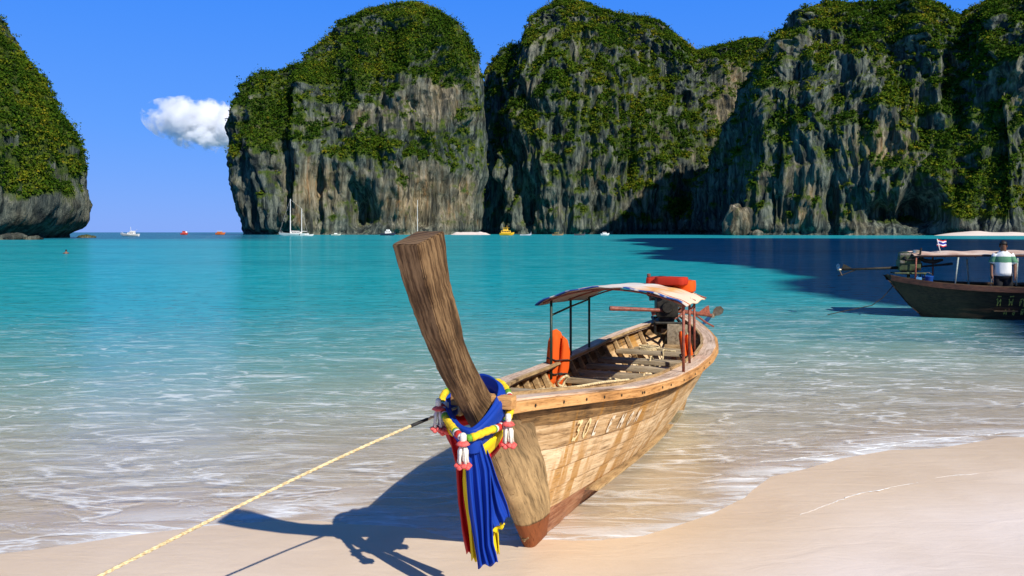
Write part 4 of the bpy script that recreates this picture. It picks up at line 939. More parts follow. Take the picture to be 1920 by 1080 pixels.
V, Fs, _, _ = loop_band([px(862, 790, 5.05), px(910, 780, 5.05), px(944, 808, 4.84), px(925, 845, 4.68), px(897, 862, 4.60), px(866, 848, 4.66), px(843, 815, 4.80), px(838, 785, 4.95)], .030, .018, 4)
child(mesh_obj('sash_loop', V, Fs, REDC, None, True), red)
V, Fs = drape(([(842, 815), (856, 870), (858, 940), (866, 990), (876, 1038)], [(858, 822), (874, 880), (876, 940), (884, 990), (893, 1038)]), 4.60, 1.8, .014, seed=2.8, mcol=20)
child(solid(mesh_obj('sash_tail', V, Fs, REDC, None, True)), red)
# garland: a soft rope of flowers with ringed beads and three tassels
FY = plain('marigold_petals', (0.90, 0.66, 0.02), (0.80, 0.45, 0.01), .8, 60, bump=.5); FR = plain('red_petals', (0.70, 0.05, 0.03), (0.5, 0.03, 0.03), .8, 60, bump=.5); FG = plain('green_leaf_ring', (0.16, 0.42, 0.03), (0.08, 0.25, 0.02), .8, 60, bump=.5); FW = plain('white_petals', (0.82, 0.80, 0.72), (0.7, 0.66, 0.55), .8, 60, bump=.5); FP = plain('pink_petals', (0.85, 0.16, 0.14), (0.72, 0.08, 0.07), .8, 60, bump=.5)
gar = empty('flower_garland', W1(-.95, 0, 1.0)); tag(gar, 'flower garland of yellow, red and green rings hung on the prow over the sashes', 'garland')
gp = [px(870, 735, 5.12), px(905, 716, 5.14), px(938, 718, 5.02), px(955, 742, 4.90), px(957, 770, 4.76), px(944, 796, 4.62), px(915, 808, 4.50), px(872, 822, 4.42), px(848, 800, 4.56), px(833, 776, 4.72), px(829, 748, 4.88), px(842, 732, 5.02)]
V, Fs, cr, k = loop_band(gp, .01, .01, 1)
Nn_ = 120; pts = [Vector(cr(i * k / Nn_)) for i in range(Nn_ + 1)]
def ring_col(t):
    q = (t * 6) % 1.0
    if q < .50: return FY
    if q < .56: return FG
    if q < .62: return FW
    if q < .72: return FR
    if q < .78: return FW
    if q < .88: return FR
    if q < .93: return FW
    return FG
i = 0
while i < Nn_:
    mt = ring_col((i + 3) / Nn_); j = i + 1
    while j < Nn_ and ring_col((j + 3) / Nn_) is mt: j += 1
    sp2 = pts[i:j + 1]; rr = [.0215 + .0022 * math.sin(i + q * 2.1) for q in range(len(sp2))]
    child(MB().tube(sp2, rr, 10).build('flower_ring', mt, None, True), gar); i = j
def tassel(c, s=1.0):
    c = Vector(c); t = child(MB().lathe([(.008, .06), (.016, .055), (.018, .03), (.012, .0), (.008, -.02)], c, 10).build('tassel', FW, None, True), gar)
    def sub(name, mb, mt):
        o = mb.build(name, mt, None, True); o.parent = t; return o
    sub('flower_cap', MB().lathe([(.012, .018), (.030, .008), (.040, -.004), (.022, -.012), (.008, -.012)], c, 12), FP)
    for q in range(5):
        a = q * 1.257 + .3; d = Vector((math.cos(a) * .022, math.sin(a) * .022, 0))
        sub('bud_string', MB().tube([c + d * .6 + Vector((0, 0, -.01)), c + d + Vector((0, 0, -.04)), c + d * 1.15 + Vector((0, 0, -.08)), c + d * 1.2 + Vector((0, 0, -.105))], [.004, .010, .006, .010], 7), FW)
    mb = MB()
    for q in range(9):
        a = q * .698; mb.lathe([(.003, -.012), (.014, -.006), (.018, .004), (.010, .012), (.003, .013)], c + Vector((math.cos(a) * .034, math.sin(a) * .034, -.122 + .006 * math.sin(q * 3))), 8)
    mb.lathe([(.01, -.014), (.034, -.004), (.034, .006), (.008, .012)], c + Vector((0, 0, -.122)), 12)
    sub('flower_skirt', mb, FP)
tassel(px(868, 832, 4.38)); tassel(px(953, 795, 4.58)); tassel(px(822, 766, 4.72)); tassel(px(836, 772, 4.80))

# mooring rope up the beach, with a dark splice
def rope_tube(name, P, r, mat, parent=None, strands=3, pitch=.10, dens=260):
    P = np.array([list(p) for p in P]); L = np.r_[0, np.cumsum(np.linalg.norm(np.diff(P, axis=0), axis=1))]
    n = int(max(8, min(1400, L[-1] * dens / 3))); q = np.linspace(0, L[-1], n)
    C = np.stack([np.interp(q, L, P[:, k]) for k in range(3)], 1); mb = MB()
    tg = np.gradient(C, axis=0); tg /= np.maximum(np.linalg.norm(tg, axis=1, keepdims=True), 1e-9)
    a = np.cross(tg, [0, 0, 1.0]); a /= np.maximum(np.linalg.norm(a, axis=1, keepdims=True), 1e-6); b = np.cross(tg, a)
    for s in range(strands):
        th = q / pitch * 2 * math.pi + s * 2 * math.pi / strands
        mb.tube([Vector(c) for c in C + a * (np.cos(th) * r * .55)[:, None] + b * (np.sin(th) * r * .55)[:, None]], r * .62, 5)
    return mb.build(name, mat, parent, True)
P0 = Vector(W1(-.80, .16, 1.14)); P1 = Vector((-1.81, 3.4, .73)); dv = P1 - P0; P2 = P1 + dv * .75 + Vector((0, 0, -.08)); P3 = P1 + dv * 1.6; P3.z = float(ground_z([P3.x], [P3.y])[0]) - .02
ctl = np.array([list(p) for p in (P0, P0.lerp(P1, .5) + Vector((0, 0, -.006)), P1, P2, P3)])
tq = np.array([0, .5, 1, 1.75, 2.6]); ts = np.linspace(0, 2.6, 90)
co = np.polynomial.polynomial.polyfit(tq, ctl, 3); RP = [Vector([float(np.polynomial.polynomial.polyval(t, co[:, k])) for k in range(3)]) for t in ts]
rope = rope_tube('mooring_rope', RP, .0078, ROPE); tag(rope, 'taut yellow mooring rope running from the prow across the beach', 'rope')
sp3 = [p for t, p in zip(ts, RP) if .10 < t < .19]
MB().tube(sp3, .0105, 8).build('rope_splice', BLACK, rope, True)
knot = MB()
for q in range(3): knot.tube([W1(-.80 + .014 * q, .15 + .0 * q, 1.14) + Vector((.0, .055 * math.cos(a), .05 * math.sin(a))) for a in np.linspace(0, 2 * math.pi, 18)], .011, 6)
knot.build('rope_hitch', ROPE, rope, True)

def wrld(name, mb, mat, label, cat, group=None, sm=True):
    o = mb.build(name, mat, None)
    if sm: auto_smooth(o, 45)
    return tag(o, label, cat, group)
# loose ropes in the boat
def slack(pts, n=60):
    P = np.array(pts, float); t = np.linspace(0, len(P) - 1, n); out = []
    for x in t:
        i = min(int(x), len(P) - 2); f = x - i; p = [P[max(0, min(len(P) - 1, i + q))] for q in (-1, 0, 1, 2)]
        out.append(.5 * ((2 * p[1]) + (-p[0] + p[2]) * f + (2 * p[0] - 5 * p[1] + 4 * p[2] - p[3]) * f * f + (-p[0] + 3 * p[1] - 3 * p[2] + p[3]) * f ** 3))
    return out
def brope(name, pts, label, r=.009):
    P = [W1(*p) for p in slack(pts)]
    return tag(rope_tube(name, P, r, ROPE), label, 'rope')
brope('deck_rope', [(-.55, .10, 1.17), (-.35, .0, 1.135), (0, -.08, 1.105), (.3, -.25, 1.085), (.7, -.36, 1.055), (1.15, -.44, 1.00), (1.3, -.40, .97), (1.35, -.36, .90), (1.36, -.30, .74)], 'pale rope lying along the near gunwale behind the prow')
brope('tied_rope', [(2.13, .42, .69), (2.15, .40, .76), (2.11, .36, .82), (2.05, .40, .80), (2.07, .44, .74), (2.15, .36, .70), (2.16, .28, .70)], 'short pale rope knotted under the hanging orange life jacket', .011)
brope('hanging_rope', [(5.0, -.06, .69), (4.92, -.05, .695), (4.9, -.05, .58), (4.6, -.03, .50), (4.38, -.02, .68), (4.25, -.02, .69), (4.2, 0, .5), (3.95, .05, .55), (3.86, .06, .68)], 'pale rope hanging over the middle thwarts')
coil = [(5.1 + .11 * math.cos(a) + .002 * a, .16 + .13 * math.sin(a), .67 + .003 * a) for a in np.linspace(0, 4.4 * math.pi, 44)]
brope('rope_coil', coil + [(4.98, -.1, .69), (4.98, -.2, .69)], 'loose coil of pale rope before the stern box')
brope('fallen_rope', [(2.85, .3, .68), (2.88, .12, .68), (2.95, -.02, .64), (3.1, -.10, .55), (3.27, -.15, .68)], 'crumpled pale rope across the front thwarts', .010)
brope('stern_rope', [(5.65, -.22, .90), (5.66, -.25, .80), (5.60, -.22, .66), (5.68, -.26, .58), (5.6, -.2, .50)], 'rope hanging beside the grey board at the stern')
# upright board leaning at the stern
bd = empty('stern_board', W1(5.55, -.03, .50)); tag(bd, 'upright grey-tan wooden board standing before the engine', 'board')
b0 = MB().box(W1(5.60, -.12, .74), (.035, .27, .44), Matrix.Rotation(math.pi / 2 - PSI, 3, 'Z'), .012).build('panel', WOOD_GREY, None); auto_smooth(child(b0, bd), 40)
b1 = MB().box(W1(5.56, -.12, .66), (.10, .32, .05), Matrix.Rotation(math.pi / 2 - PSI, 3, 'Z'), .006).build('cleat', WOOD_IN, None); child(b1, bd)
# driftwood bits and baler in the bottom
for q, (x, y, z, l) in enumerate(((3.12, .12, .33, .3), (3.58, .05, .34, .25), (3.62, .22, .35, .2))):
    o = MB().box(W1(x, y, z + .04), (l, .08, .06), Matrix.Rotation(.4 + q * .9, 3, 'Z') @ Matrix.Rotation(.25, 3, 'X'), .01).build('wood_offcut', WOOD_IN, None)
    tag(o, ['long wooden offcut lying under the front thwarts', 'small wooden wedge beside the middle thwart', 'short wooden block in the boat bottom'][q], 'wood')
# life jackets
def life_jacket(name, base, R, s, label, wx=1.0):
    root = empty(name, base); tag(root, label, 'life jacket')
    T = lambda p: Vector(base) + R @ (Vector((p[0] * wx + .10 * (1 - wx) * math.sin(p[2] * 5), p[1], p[2])) * s)
    def pad(nm, prof, mat, th=.036):
        # prof: outline in the jacket's own plane (x across, z up); pillowed both ways
        P = [Vector(q) for q in prof]; n = len(P); c = Vector((sum(p[0] for p in P) / n, sum(p[1] for p in P) / n)); V = []; Fs = []
        rings = [(1.0, 0.0), (.96, .55), (.80, .88), (.45, 1.0)]
        for sgn in (1, -1):
            b0 = len(V)
            for f, h in rings:
                for p in P: V.append(T((c.x + (p[0] - c.x) * f, off + sgn * th * h, c.y + (p[1] - c.y) * f)))
            V.append(T((c.x, off + sgn * th, c.y)))
            for i in range(3):
                for j in range(n):
                    q = [b0 + i * n + j, b0 + i * n + (j + 1) % n, b0 + (i + 1) * n + (j + 1) % n, b0 + (i + 1) * n + j]; Fs.append(q if sgn < 0 else q[::-1])
            for j in range(n):
                q = [b0 + 3 * n + j, b0 + 3 * n + (j + 1) % n, b0 + 4 * n]; Fs.append(q if sgn < 0 else q[::-1])
        return child(mesh_obj(nm, V, Fs, mat, None, True), root)
    off = 0.0
    pad('front_panel', [(-.19, .0), (-.21, .20), (-.20, .42), (-.15, .56), (-.06, .60), (-.03, .48), (-.02, .25), (-.02, .02), (-.1, -.02)], ORANGE)
    pad('front_panel', [(.02, .0), (.02, .25), (.03, .46), (.06, .58), (.14, .54), (.19, .40), (.20, .2), (.17, .0), (.1, -.03)], ORANGE)
    off = .075
    pad('back_panel', [(-.17, .03), (-.19, .25), (-.17, .5), (-.08, .63), (.0, .65), (.08, .62), (.16, .5), (.18, .25), (.16, .03)], ORANGE)
    for z in (.14, .30): 
        child(MB().tube([T((x, y, z + .01 * math.sin(x * 20))) for x, y in ((-.20, -.03), (-.12, -.055), (0, -.05), (.12, -.055), (.20, -.03), (.20, .06), (.1, .13), (-.1, .13), (-.2, .06), (-.20, -.03))], .014 * s, 6, flat=.5).build('strap', STRAP, None), root)
    child(MB().box(T((0, -.06, .14)), (.05 * s, .02 * s, .03 * s), R, .004).build('buckle', BLACK, None), root)
    return root
RZ = lambda a: Matrix.Rotation(a, 3, 'Z')
jb = px(1041, 722, 8.02)
life_jacket('life_jacket', jb, RZ(.5) @ Matrix.Rotation(.10, 3, 'Y') , .86, 'faded orange life jacket hanging from the green awning post', .68)
life_jacket('life_jacket', W1(3.75, -.60, .60), RZ(math.pi / 2 + .25 - PSI) @ Matrix.Rotation(-.16, 3, 'X'), .80, 'orange life jacket tucked against the near inner side under the rusty posts', .8)

# bundle on the awning
bun = empty('jacket_bundle', W1(3.85, -.30, 1.60)); tag(bun, 'red and orange bundle of folded life jackets lying on the awning', 'bundle')
Rb = Matrix.Rotation(math.pi / 2 - PSI, 3, 'Z')
def pillow(c, d, mat, name, root, R=Rb, seed=0):
    bm = bmesh.new(); bmesh.ops.create_cube(bm, size=1.0); bmesh.ops.subdivide_edges(bm, edges=bm.edges[:], cuts=5, use_grid_fill=True)
    V = []
    for v in bm.verts:
        p = v.co * 2; r = max(abs(p.x), abs(p.y), abs(p.z)); s = p.normalized(); q = p.lerp(Vector((s.x, s.y, s.z)) * 1.15, .22)
        k = 1 + .07 * math.sin(p.x * 6 + seed) * math.sin(p.y * 7 + seed * 2)
        V.append(Vector(c) + R @ Vector((q.x * d[0] / 2 * k, q.y * d[1] / 2 * k, q.z * d[2] / 2 * k)))
    bm.verts.index_update(); Fs = [[v.index for v in f.verts] for f in bm.faces]; bm.free()
    return child(mesh_obj(name, V, Fs, mat, None, True), root)
pillow(W1(3.98, -.20, 1.625), (.30, .30, .12), RED_O, 'folded_jacket', bun, seed=1)
pillow(W1(4.0, -.46, 1.585), (.28, .24, .13), ORANGE, 'folded_jacket', bun, seed=2)
pillow(W1(3.86, -.34, 1.65), (.22, .34, .09), RED_O, 'folded_jacket', bun, RZ(1.0), 3)
child(MB().tube([W1(3.9, -.05, 1.64), W1(3.9, -.2, 1.692), W1(3.92, -.38, 1.68), W1(3.95, -.56, 1.60)], .012, 6).build('strap', STRAP, None), bun)

# ------------------------------------------------------------------ second long-tail boat, afloat on the right
PH2 = math.radians(9); K2 = 1.35
a2 = np.array([-math.cos(PH2), math.sin(PH2)])
stern2 = np.array([9.95, 21.0]); k2 = stern2 - a2 * 6.4 * K2
boat2 = empty('longtail_boat', (k2[0], k2[1], -.27), math.atan2(a2[1], a2[0])); tag(boat2, 'dark brown long-tail boat afloat in shade with flat awning and man aboard', 'boat')
def W2(x, y, z):
    q = np.array([-a2[1], a2[0]]); P = k2 + a2 * x + q * y; return Vector((P[0], P[1], z - .27))
H2 = Hull(K2)
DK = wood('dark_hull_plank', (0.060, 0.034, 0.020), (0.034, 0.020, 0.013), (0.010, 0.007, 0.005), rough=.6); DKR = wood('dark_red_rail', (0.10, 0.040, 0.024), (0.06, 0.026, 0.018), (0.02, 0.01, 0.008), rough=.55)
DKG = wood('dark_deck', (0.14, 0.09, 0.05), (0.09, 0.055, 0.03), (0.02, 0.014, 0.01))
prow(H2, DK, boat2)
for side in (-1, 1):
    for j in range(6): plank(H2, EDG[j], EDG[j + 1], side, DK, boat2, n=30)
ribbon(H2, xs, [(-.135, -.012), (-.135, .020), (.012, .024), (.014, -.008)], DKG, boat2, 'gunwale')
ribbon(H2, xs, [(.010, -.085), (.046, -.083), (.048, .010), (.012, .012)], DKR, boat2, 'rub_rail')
for x in np.arange(.3, 6.0, .5): rib(H2, float(x), DKG, boat2)
for x, z in ((1.4, .6), (2.4, .55), (3.4, .52), (4.4, .52), (5.3, .55)): cross_plank(H2, x, z, .15, .04, DKG, boat2)
for j, y in enumerate(np.linspace(-.34, .34, 6)):
    k = K2; MB().box((3.2 * k, y * k, .10 * k), (4.6 * k, .12 * k, .02 * k)).build('floor_board', DKG, boat2)
for i in range(4): cross_plank(H2, 5.62 + i * .13, float(H2.zg(5.62 + i * .13)) - .05, .12, .03, DKG, boat2, 'deck_board', inset=.02)
def P2(pxx, pyy, off): # photo point on the plane at lateral offset off (toward the camera positive) of the second boat
    r = (pxx - 960) / F; q = np.array([-a2[1], a2[0]]); A = np.array([r, 1.0]); Y = (off + k2 @ q) / (A @ q); X = r * Y
    return Vector(((np.array([X, Y]) - k2) @ a2, off, CAMH - (pyy - HY) * Y / F + .27))
LG = plain('yellow_green_lettering', (0.50, 0.47, 0.10), (0.26, 0.24, 0.05), .7, 25)
stroke_letters(H2, boat2, [GL['t1'], GL['t2'], GL['t3'], GL['t4'], GL['t1']], P2(1872, 565, .9).x / K2, .66, .19, .155, 1, LG, mirror=True, slant=-.2, wdt=.018)
stroke_letters(H2, boat2, [GL['t3'], GL['t4'], GL['t2']], P2(1888, 580, .85).x / K2, .50, .14, .09, 1, LG, mirror=True, slant=-.2)
PALE = plain('pale_steel_post', (0.42, 0.48, 0.44), (0.2, 0.24, 0.22), .45, 20)
for (xt, yt), (xb, yb), of, mt in (((1797, 480), (1790, 530), .28, PALE), ((1813, 486), (1817, 536), -.5, PALE), ((1718, 482), (1716, 520), .28, RUST), ((1749, 478), (1749, 532), -.62, RUST), ((1908, 484), (1905, 530), .28, PALE), ((1858, 486), (1858, 536), -.86, PALE)):
    MB().tube([P2(xb, yb + 6, of), P2(xt, yt, of)], .022, 8).build('awning_post', mt, boat2, True)
RF = plain('weathered_awning_cloth', (0.62, 0.50, 0.42), (0.40, 0.24, 0.18), .8, 1.5)
V = []
for layer in (0, .03):
    for i in range(24):
        t = i / 23
        for j in range(13):
            q = j / 12; y = lerp(-.95, .30, q); xx0 = lerp(P2(1708, 480, 0).x, P2(1935, 480, 0).x, t)
            zz = lerp(1.83, 1.87, t) + .10 * (1 - (2 * q - 1) ** 2) + .012 * math.sin(t * 23) + layer
            V.append((xx0, y, zz))
n0 = 24 * 13; Qd = grid_quads(24, 13); Fs = [list(q) for q in Qd] + [[i + n0 for i in q[::-1]] for q in Qd]
bd_ = [i * 13 for i in range(24)] + [23 * 13 + j for j in range(1, 13)] + [i * 13 + 12 for i in range(22, -1, -1)] + [j for j in range(11, 0, -1)]
for a_, b_ in zip(bd_, bd_[1:] + bd_[:1]): Fs.append([a_, b_, b_ + n0, a_ + n0])
mesh_obj('awning', V, Fs, RF, boat2, True)
xA, xB = P2(1708, 480, 0).x, P2(1935, 480, 0).x
for y, zz in ((.30, 1.84), (-.95, 1.84)): MB().tube([(xA, y, zz), ((xA + xB) / 2, y, zz + .03), (xB, y, zz + .03)], .022, 8).build('awning_rail', DKR, boat2, True)
for x in np.linspace(xA, xB, 5): MB().tube([(x, y, 1.83 + .10 * (1 - ((y + .325) / .625) ** 2)) for y in np.linspace(-.93, .29, 9)], .018, 6).build('awning_bow', DKR, boat2, True)
E2 = plain('green_engine_paint', (0.06, 0.09, 0.035), (0.025, 0.03, 0.015), .5, 8, metal=.2)
ec = P2(1690, 508, 0)
long_tail_engine(boat2, (6.05 * K2, 0, 1.02 * K2), 0.0, (.93, .05, -.04), 1.45, (E2, STEEL, GREASE, ALLOY), (-.9, .1, .1), 1.15)
# rolled tarpaulin slung under the awning, bucket, flag
roll = MB().tube([W2(*(P2(x, y, -.2))[:2], P2(x, y, -.2).z) if False else W2(P2(x, y, -.2).x, -.2, P2(x, y, -.2).z) for x, y in ((1722, 484), (1735, 489), (1752, 491), (1768, 487))], [.03, .06, .06, .03], 10)
wrld('rolled_tarpaulin', roll, plain('dark_canvas', (0.05, 0.045, 0.035)), 'dark roll of canvas slung under the flat awning', 'tarpaulin')
bk = empty('bucket', W2(5.72 * K2, .10, .80 * K2 + .27 * 0)); tag(bk, 'blue plastic bucket on the stern deck of the dark boat', 'bucket')
BKT = plain('blue_plastic', (0.01, 0.09, 0.40), (0.01, 0.06, 0.28), .4, 8)
bl_ = bk.location
child(MB().lathe([(.09, 0), (.11, .02), (.135, .24), (.145, .25), (.135, .255), (.125, .24), (.10, .03), (.02, .025)], bl_, 16).build('pail', BKT, None, True), bk)
child(MB().tube([Vector(bl_) + Vector((.135 * math.cos(a), .02, .24 + .10 * math.sin(a))) for a in np.linspace(0, math.pi, 10)], .005, 6).build('handle', STEEL, None, True), bk)
wrld('fuel_can', MB().box(W2(5.92 * K2, .12, .88 * K2), (.18, .16, .22), None, .02).lathe([(.02, 0), (.025, .03), (.01, .04)], W2(5.92 * K2, .12, .88 * K2 + .11), 8), plain('pale_blue_can', (0.05, 0.20, 0.42)), 'pale blue fuel can beside the bucket at the dark stern', 'can')
fl = empty('flag', W2(P2(1764, 476, 0).x, 0, 1.92)); tag(fl, 'small red, white and blue striped flag on a stick above the awning', 'flag')
p0 = P2(1765, 476, 0); p1_ = P2(1757, 448, 0); fp0 = W2(p0.x, 0, p0.z - .05); fp1 = W2(p1_.x, 0, p1_.z)
child(MB().tube([fp0, fp1], .012, 7).build('pole', plain('white_stick', (0.75, 0.73, 0.68)), None, True), fl)
m, nt, o = new_mat('flag_stripes'); g = NT(nt); uvs = g.attr('v')
col = g.ramp(uvs, [(0, (.55, .02, .03)), (.167, (.85, .85, .85)), (.333, (.02, .03, .30)), (.667, (.85, .85, .85)), (.833, (.55, .02, .03))], 'CONSTANT')
nt.links.new(g.bsdf(col, .8), o.inputs[0]); FLG = m
V = []; vv = []
for i in range(16):
    for j in range(10):
        q = i / 15; t = j / 9
        V.append(fp1 + Vector((.25 * q, .02 * math.sin(q * 9), -.02 - .17 * t - .02 * q + .012 * math.sin(q * 8)))); vv.append(1 - t)
fo = mesh_obj('cloth', V, [list(q) for q in grid_quads(16, 10)], FLG, None, True); add_attr(fo, 'v', np.array(vv)); child(fo, fl)
# a line from the stern
wrld('stern_line', MB().tube([W2(6.3 * K2, .1, 1.15), W2(6.55 * K2, .12, .75), W2(6.75 * K2, .15, .55), W2(7.6 * K2, .3, .30)], .012, 6), GREASE, 'thin dark line trailing from the stern of the dark boat', 'rope')

# ------------------------------------------------------------------ the man on the dark boat
SKIN = plain('brown_skin', (0.20, 0.090, 0.050), (0.15, 0.065, 0.036), .55, 12, bump=.05); HAIR = plain('black_hair', (0.012, 0.010, 0.009), (0.006, 0.005, 0.005), .5, 40, bump=.4, stretch=(1, 1, .3))
def shirt_mat():
    m, nt, o = new_mat('white_green_shirt'); g = NT(nt); sp = g.n('SeparateXYZ'); nt.links.new(g.n('TexCoord').outputs['Object'], sp.inputs[0])
    nz = g.noise(g.coord(), 8, 3); yk = g.math('ADD', sp.outputs[2], g.math('MULTIPLY', nz, .03))
    band = g.math('MULTIPLY', g.rng(yk, 1.21, 1.215), g.rng(yk, 1.36, 1.365, 1, 0))
    col = g.mix(band, (.76, .76, .74), (.10, .26, .15)); nb = g.bump(g.noise(g.coord(scale=(1, 1, .35)), 9, 3), .6, .02)
    nt.links.new(g.bsdf(col, .85, nb, .2), o.inputs[0]); return m
pxm = P2(1881, 520, .58); man_base = W2(pxm.x, .58, .515)
MB().box((pxm.x, .25, .50), (.55, 1.0, .03)).build('standing_board', DKG, boat2)
man = empty('person', man_base, math.radians(-112)); man.rotation_euler = (0, 0, math.radians(155))
tag(man, 'man in white and green shirt and black shorts standing on the dark boat', 'person')
def skin_body(name, J, E_, mat, parent, root=0, sub=2):
    me = bpy.data.meshes.new(name); me.from_pydata([j[0] for j in J], E_, []); ob = bpy.data.objects.new(name, me); COL.objects.link(ob); ob.parent = parent
    sk = ob.modifiers.new('Skin', 'SKIN'); sk.use_smooth_shade = True
    for i, (c, r) in enumerate(J): d = me.skin_vertices[0].data[i]; d.radius = (r, r) if not isinstance(r, tuple) else r; d.use_root = (i == root)
    ss = ob.modifiers.new('Subdivision', 'SUBSURF'); ss.levels = sub; ss.render_levels = sub
    me.materials.append(mat); return ob
# local frame: x to his right... y forward, z up; 1.72 m tall
J = [((0, 0, .92), (.15, .11)), ((0, .0, 1.10), (.135, .10)), ((0, .0, 1.28), (.155, .105)), ((0, -.005, 1.42), (.10, .075)), ((0, .01, 1.49), (.055, .055)), ((0, .025, 1.58), (.075, .09)), ((0, .02, 1.68), (.062, .075)),
     ((.17, -.005, 1.40), .060), ((.235, -.01, 1.20), .045), ((.255, .03, 1.10), .040), ((.26, .10, .92), .030), ((.255, .13, .84), (.028, .042)),
     ((-.17, -.005, 1.40), .060), ((-.235, -.01, 1.20), .045), ((-.255, .03, 1.10), .040), ((-.24, .12, .94), .030), ((-.235, .15, .86), (.028, .042)),
     ((.09, 0, .84), .088), ((.10, .015, .48), .060), ((.10, -.01, .26), .052), ((.10, -.02, .07), .036), ((.11, .12, .03), (.040, .026)),
     ((-.09, 0, .84), .088), ((-.10, .015, .48), .060), ((-.10, -.01, .26), .052), ((-.10, -.02, .07), .036), ((-.11, .12, .03), (.040, .026))]
E_ = [(0, 1), (1, 2), (2, 3), (3, 4), (4, 5), (5, 6), (3, 7), (7, 8), (8, 9), (9, 10), (10, 11), (3, 12), (12, 13), (13, 14), (14, 15), (15, 16), (0, 17), (17, 18), (18, 19), (19, 20), (20, 21), (0, 22), (22, 23), (23, 24), (24, 25), (25, 26)]
nb_ = len(J)
for sx, hd in ((1, 11), (-1, 16)):       # five fingers on each hand
    hx, hy, hz = J[hd][0]
    for q, (dy, ln) in enumerate(((.030, .070), (.010, .080), (-.010, .075), (-.028, .060))):
        J += [((hx, hy + dy, hz - .045), .009), ((hx - sx * .012, hy + dy + .008, hz - .045 - ln * .6), .008), ((hx - sx * .028, hy + dy + .012, hz - .045 - ln), .007)]
        b = len(J); E_ += [(hd, b - 3), (b - 3, b - 2), (b - 2, b - 1)]
    J += [((hx - sx * .01, hy + .05, hz - .01), .010), ((hx - sx * .02, hy + .065, hz - .05), .008)]; b = len(J); E_ += [(hd, b - 2), (b - 2, b - 1)]
skin_body('body', J, E_, SKIN, man)
def loft(name, rings, mat, parent, n=20, close=(False, False)):
    V = []
    for cx, cy, cz, rx, ry in rings:
        for k in range(n):
            a = 2 * math.pi * k / n; w = 1 + .03 * math.sin(a * 5 + cz * 9); V.append((cx + rx * math.cos(a) * w, cy + ry * math.sin(a) * w, cz))
    Fs = [[i * n + k, i * n + (k + 1) % n, (i + 1) * n + (k + 1) % n, (i + 1) * n + k] for i in range(len(rings) - 1) for k in range(n)]
    if close[0]: Fs.append(list(range(n))[::-1])
    if close[1]: Fs.append([(len(rings) - 1) * n + k for k in range(n)])
    return (V, Fs)
SHIRT = shirt_mat()
mb = MB(); mb.add(*loft('', [(0, 0, .86, .205, .15), (0, 0, .95, .20, .148), (0, 0, 1.08, .185, .135), (0, 0, 1.25, .20, .14), (0, 0, 1.37, .205, .125), (0, -.005, 1.43, .165, .10), (0, 0, 1.475, .085, .075), (0, 0, 1.50, .075, .072)], None, None))
for sx in (1, -1):
    R_ = []; A = Vector((sx * .14, -.005, 1.405)); B = Vector((sx * .245, -.01, 1.17))
    mb.tube([A, A.lerp(B, .35), A.lerp(B, .7), B], [.085, .085, .082, .088], 14, cap=False)
solid(mb.build('shirt', SHIRT, man, True), .006)
SHORTS = plain('black_shorts', (0.014, 0.014, 0.016), (0.008, 0.008, 0.009), .85, 12)
mb = MB(); mb.add(*loft('', [(0, 0, .78, .185, .135), (0, 0, .88, .19, .14), (0, 0, .98, .175, .13)], None, None))
for sx in (1, -1): mb.tube([(sx * .095, 0, .86), (sx * .105, .01, .66), (sx * .108, .01, .50)], [.105, .105, .108], 14, cap=False)
solid(mb.build('shorts', SHORTS, man, True), .006)
bm = bmesh.new(); bmesh.ops.create_icosphere(bm, subdivisions=3, radius=1)
V = []
for v in bm.verts:
    p = v.co; z = max(p.z, -.55 if p.y < .1 else .15)
    k = 1 + .05 * math.sin(p.x * 13) * math.sin(p.z * 11 + p.y * 9); V.append((p.x * .089 * k, .015 + p.y * .104 * k, 1.645 + z * .108 * k))
bm.verts.index_update(); Fs = [[v.index for v in f.verts] for f in bm.faces]; bm.free(); mesh_obj('hair', V, Fs, HAIR, man, True)
FACE = MB()
FACE.lathe([(.004, 0), (.014, .01), (.012, .03), (.004, .05)], (0, .112, 1.585), 8)
FACE.build('nose', SKIN, man, True)
for sx in (1, -1):
    MB().lathe([(.006, -.01), (.020, -.008), (.022, .004), (.008, .010)], (sx * .083, .01, 1.60), 10, R=Matrix.Rotation(math.pi / 2, 3, 'Y')).build('ear', SKIN, man, True)
    MB().lathe([(.003, -.006), (.010, -.003), (.010, .004), (.003, .007)], (sx * .032, .098, 1.625), 8, R=Matrix.Rotation(-math.pi / 2, 3, 'X')).build('eye', HAIR, man, True)
MB().box((0, .100, 1.545), (.045, .012, .010), None, .004).build('mouth', plain('lip', (0.16, 0.05, 0.04)), man, True)

# ------------------------------------------------------------------ boats and rocks far out
def loft_hull(L, B, hgt, sheer=.25, bowrake=.18, stern_w=.75, n=18, draft=.3, keelrise=.0):
    V = []; m = 9
    for i in range(n):
        t = i / (n - 1); x = (t - .5) * L                      # bow at +x
        w = B / 2 * (stern_w + (1 - stern_w) * math.sin(min(1, t * 2) * math.pi / 2)) * (1 - max(0, (t - .45) / .55) ** 2.2) + .01
        zt = hgt * (1 + sheer * (2 * t - .7) ** 2); zb = -draft + (hgt + draft) * max(0, (t - .8) / .2) ** 2 * .7
        for j in range(m):
            q = j / (m - 1) * 2 - 1; zz = zb + (zt - zb) * abs(q) ** 1.6; V.append((x + bowrake * L * .4 * max(0, t - .6) * (zz + draft) / (hgt + draft), w * np.sign(q) * abs(q) ** .6, zz))
    Fs = [[i * m + j, (i + 1) * m + j, (i + 1) * m + j + 1, i * m + j + 1] for i in range(n - 1) for j in range(m - 1)]
    Fs += [[i * m, i * m + m - 1, (i + 1) * m + m - 1, (i + 1) * m] for i in range(n - 1)]   # deck
    Fs.append(list(range(m))[::-1])
    return V, Fs
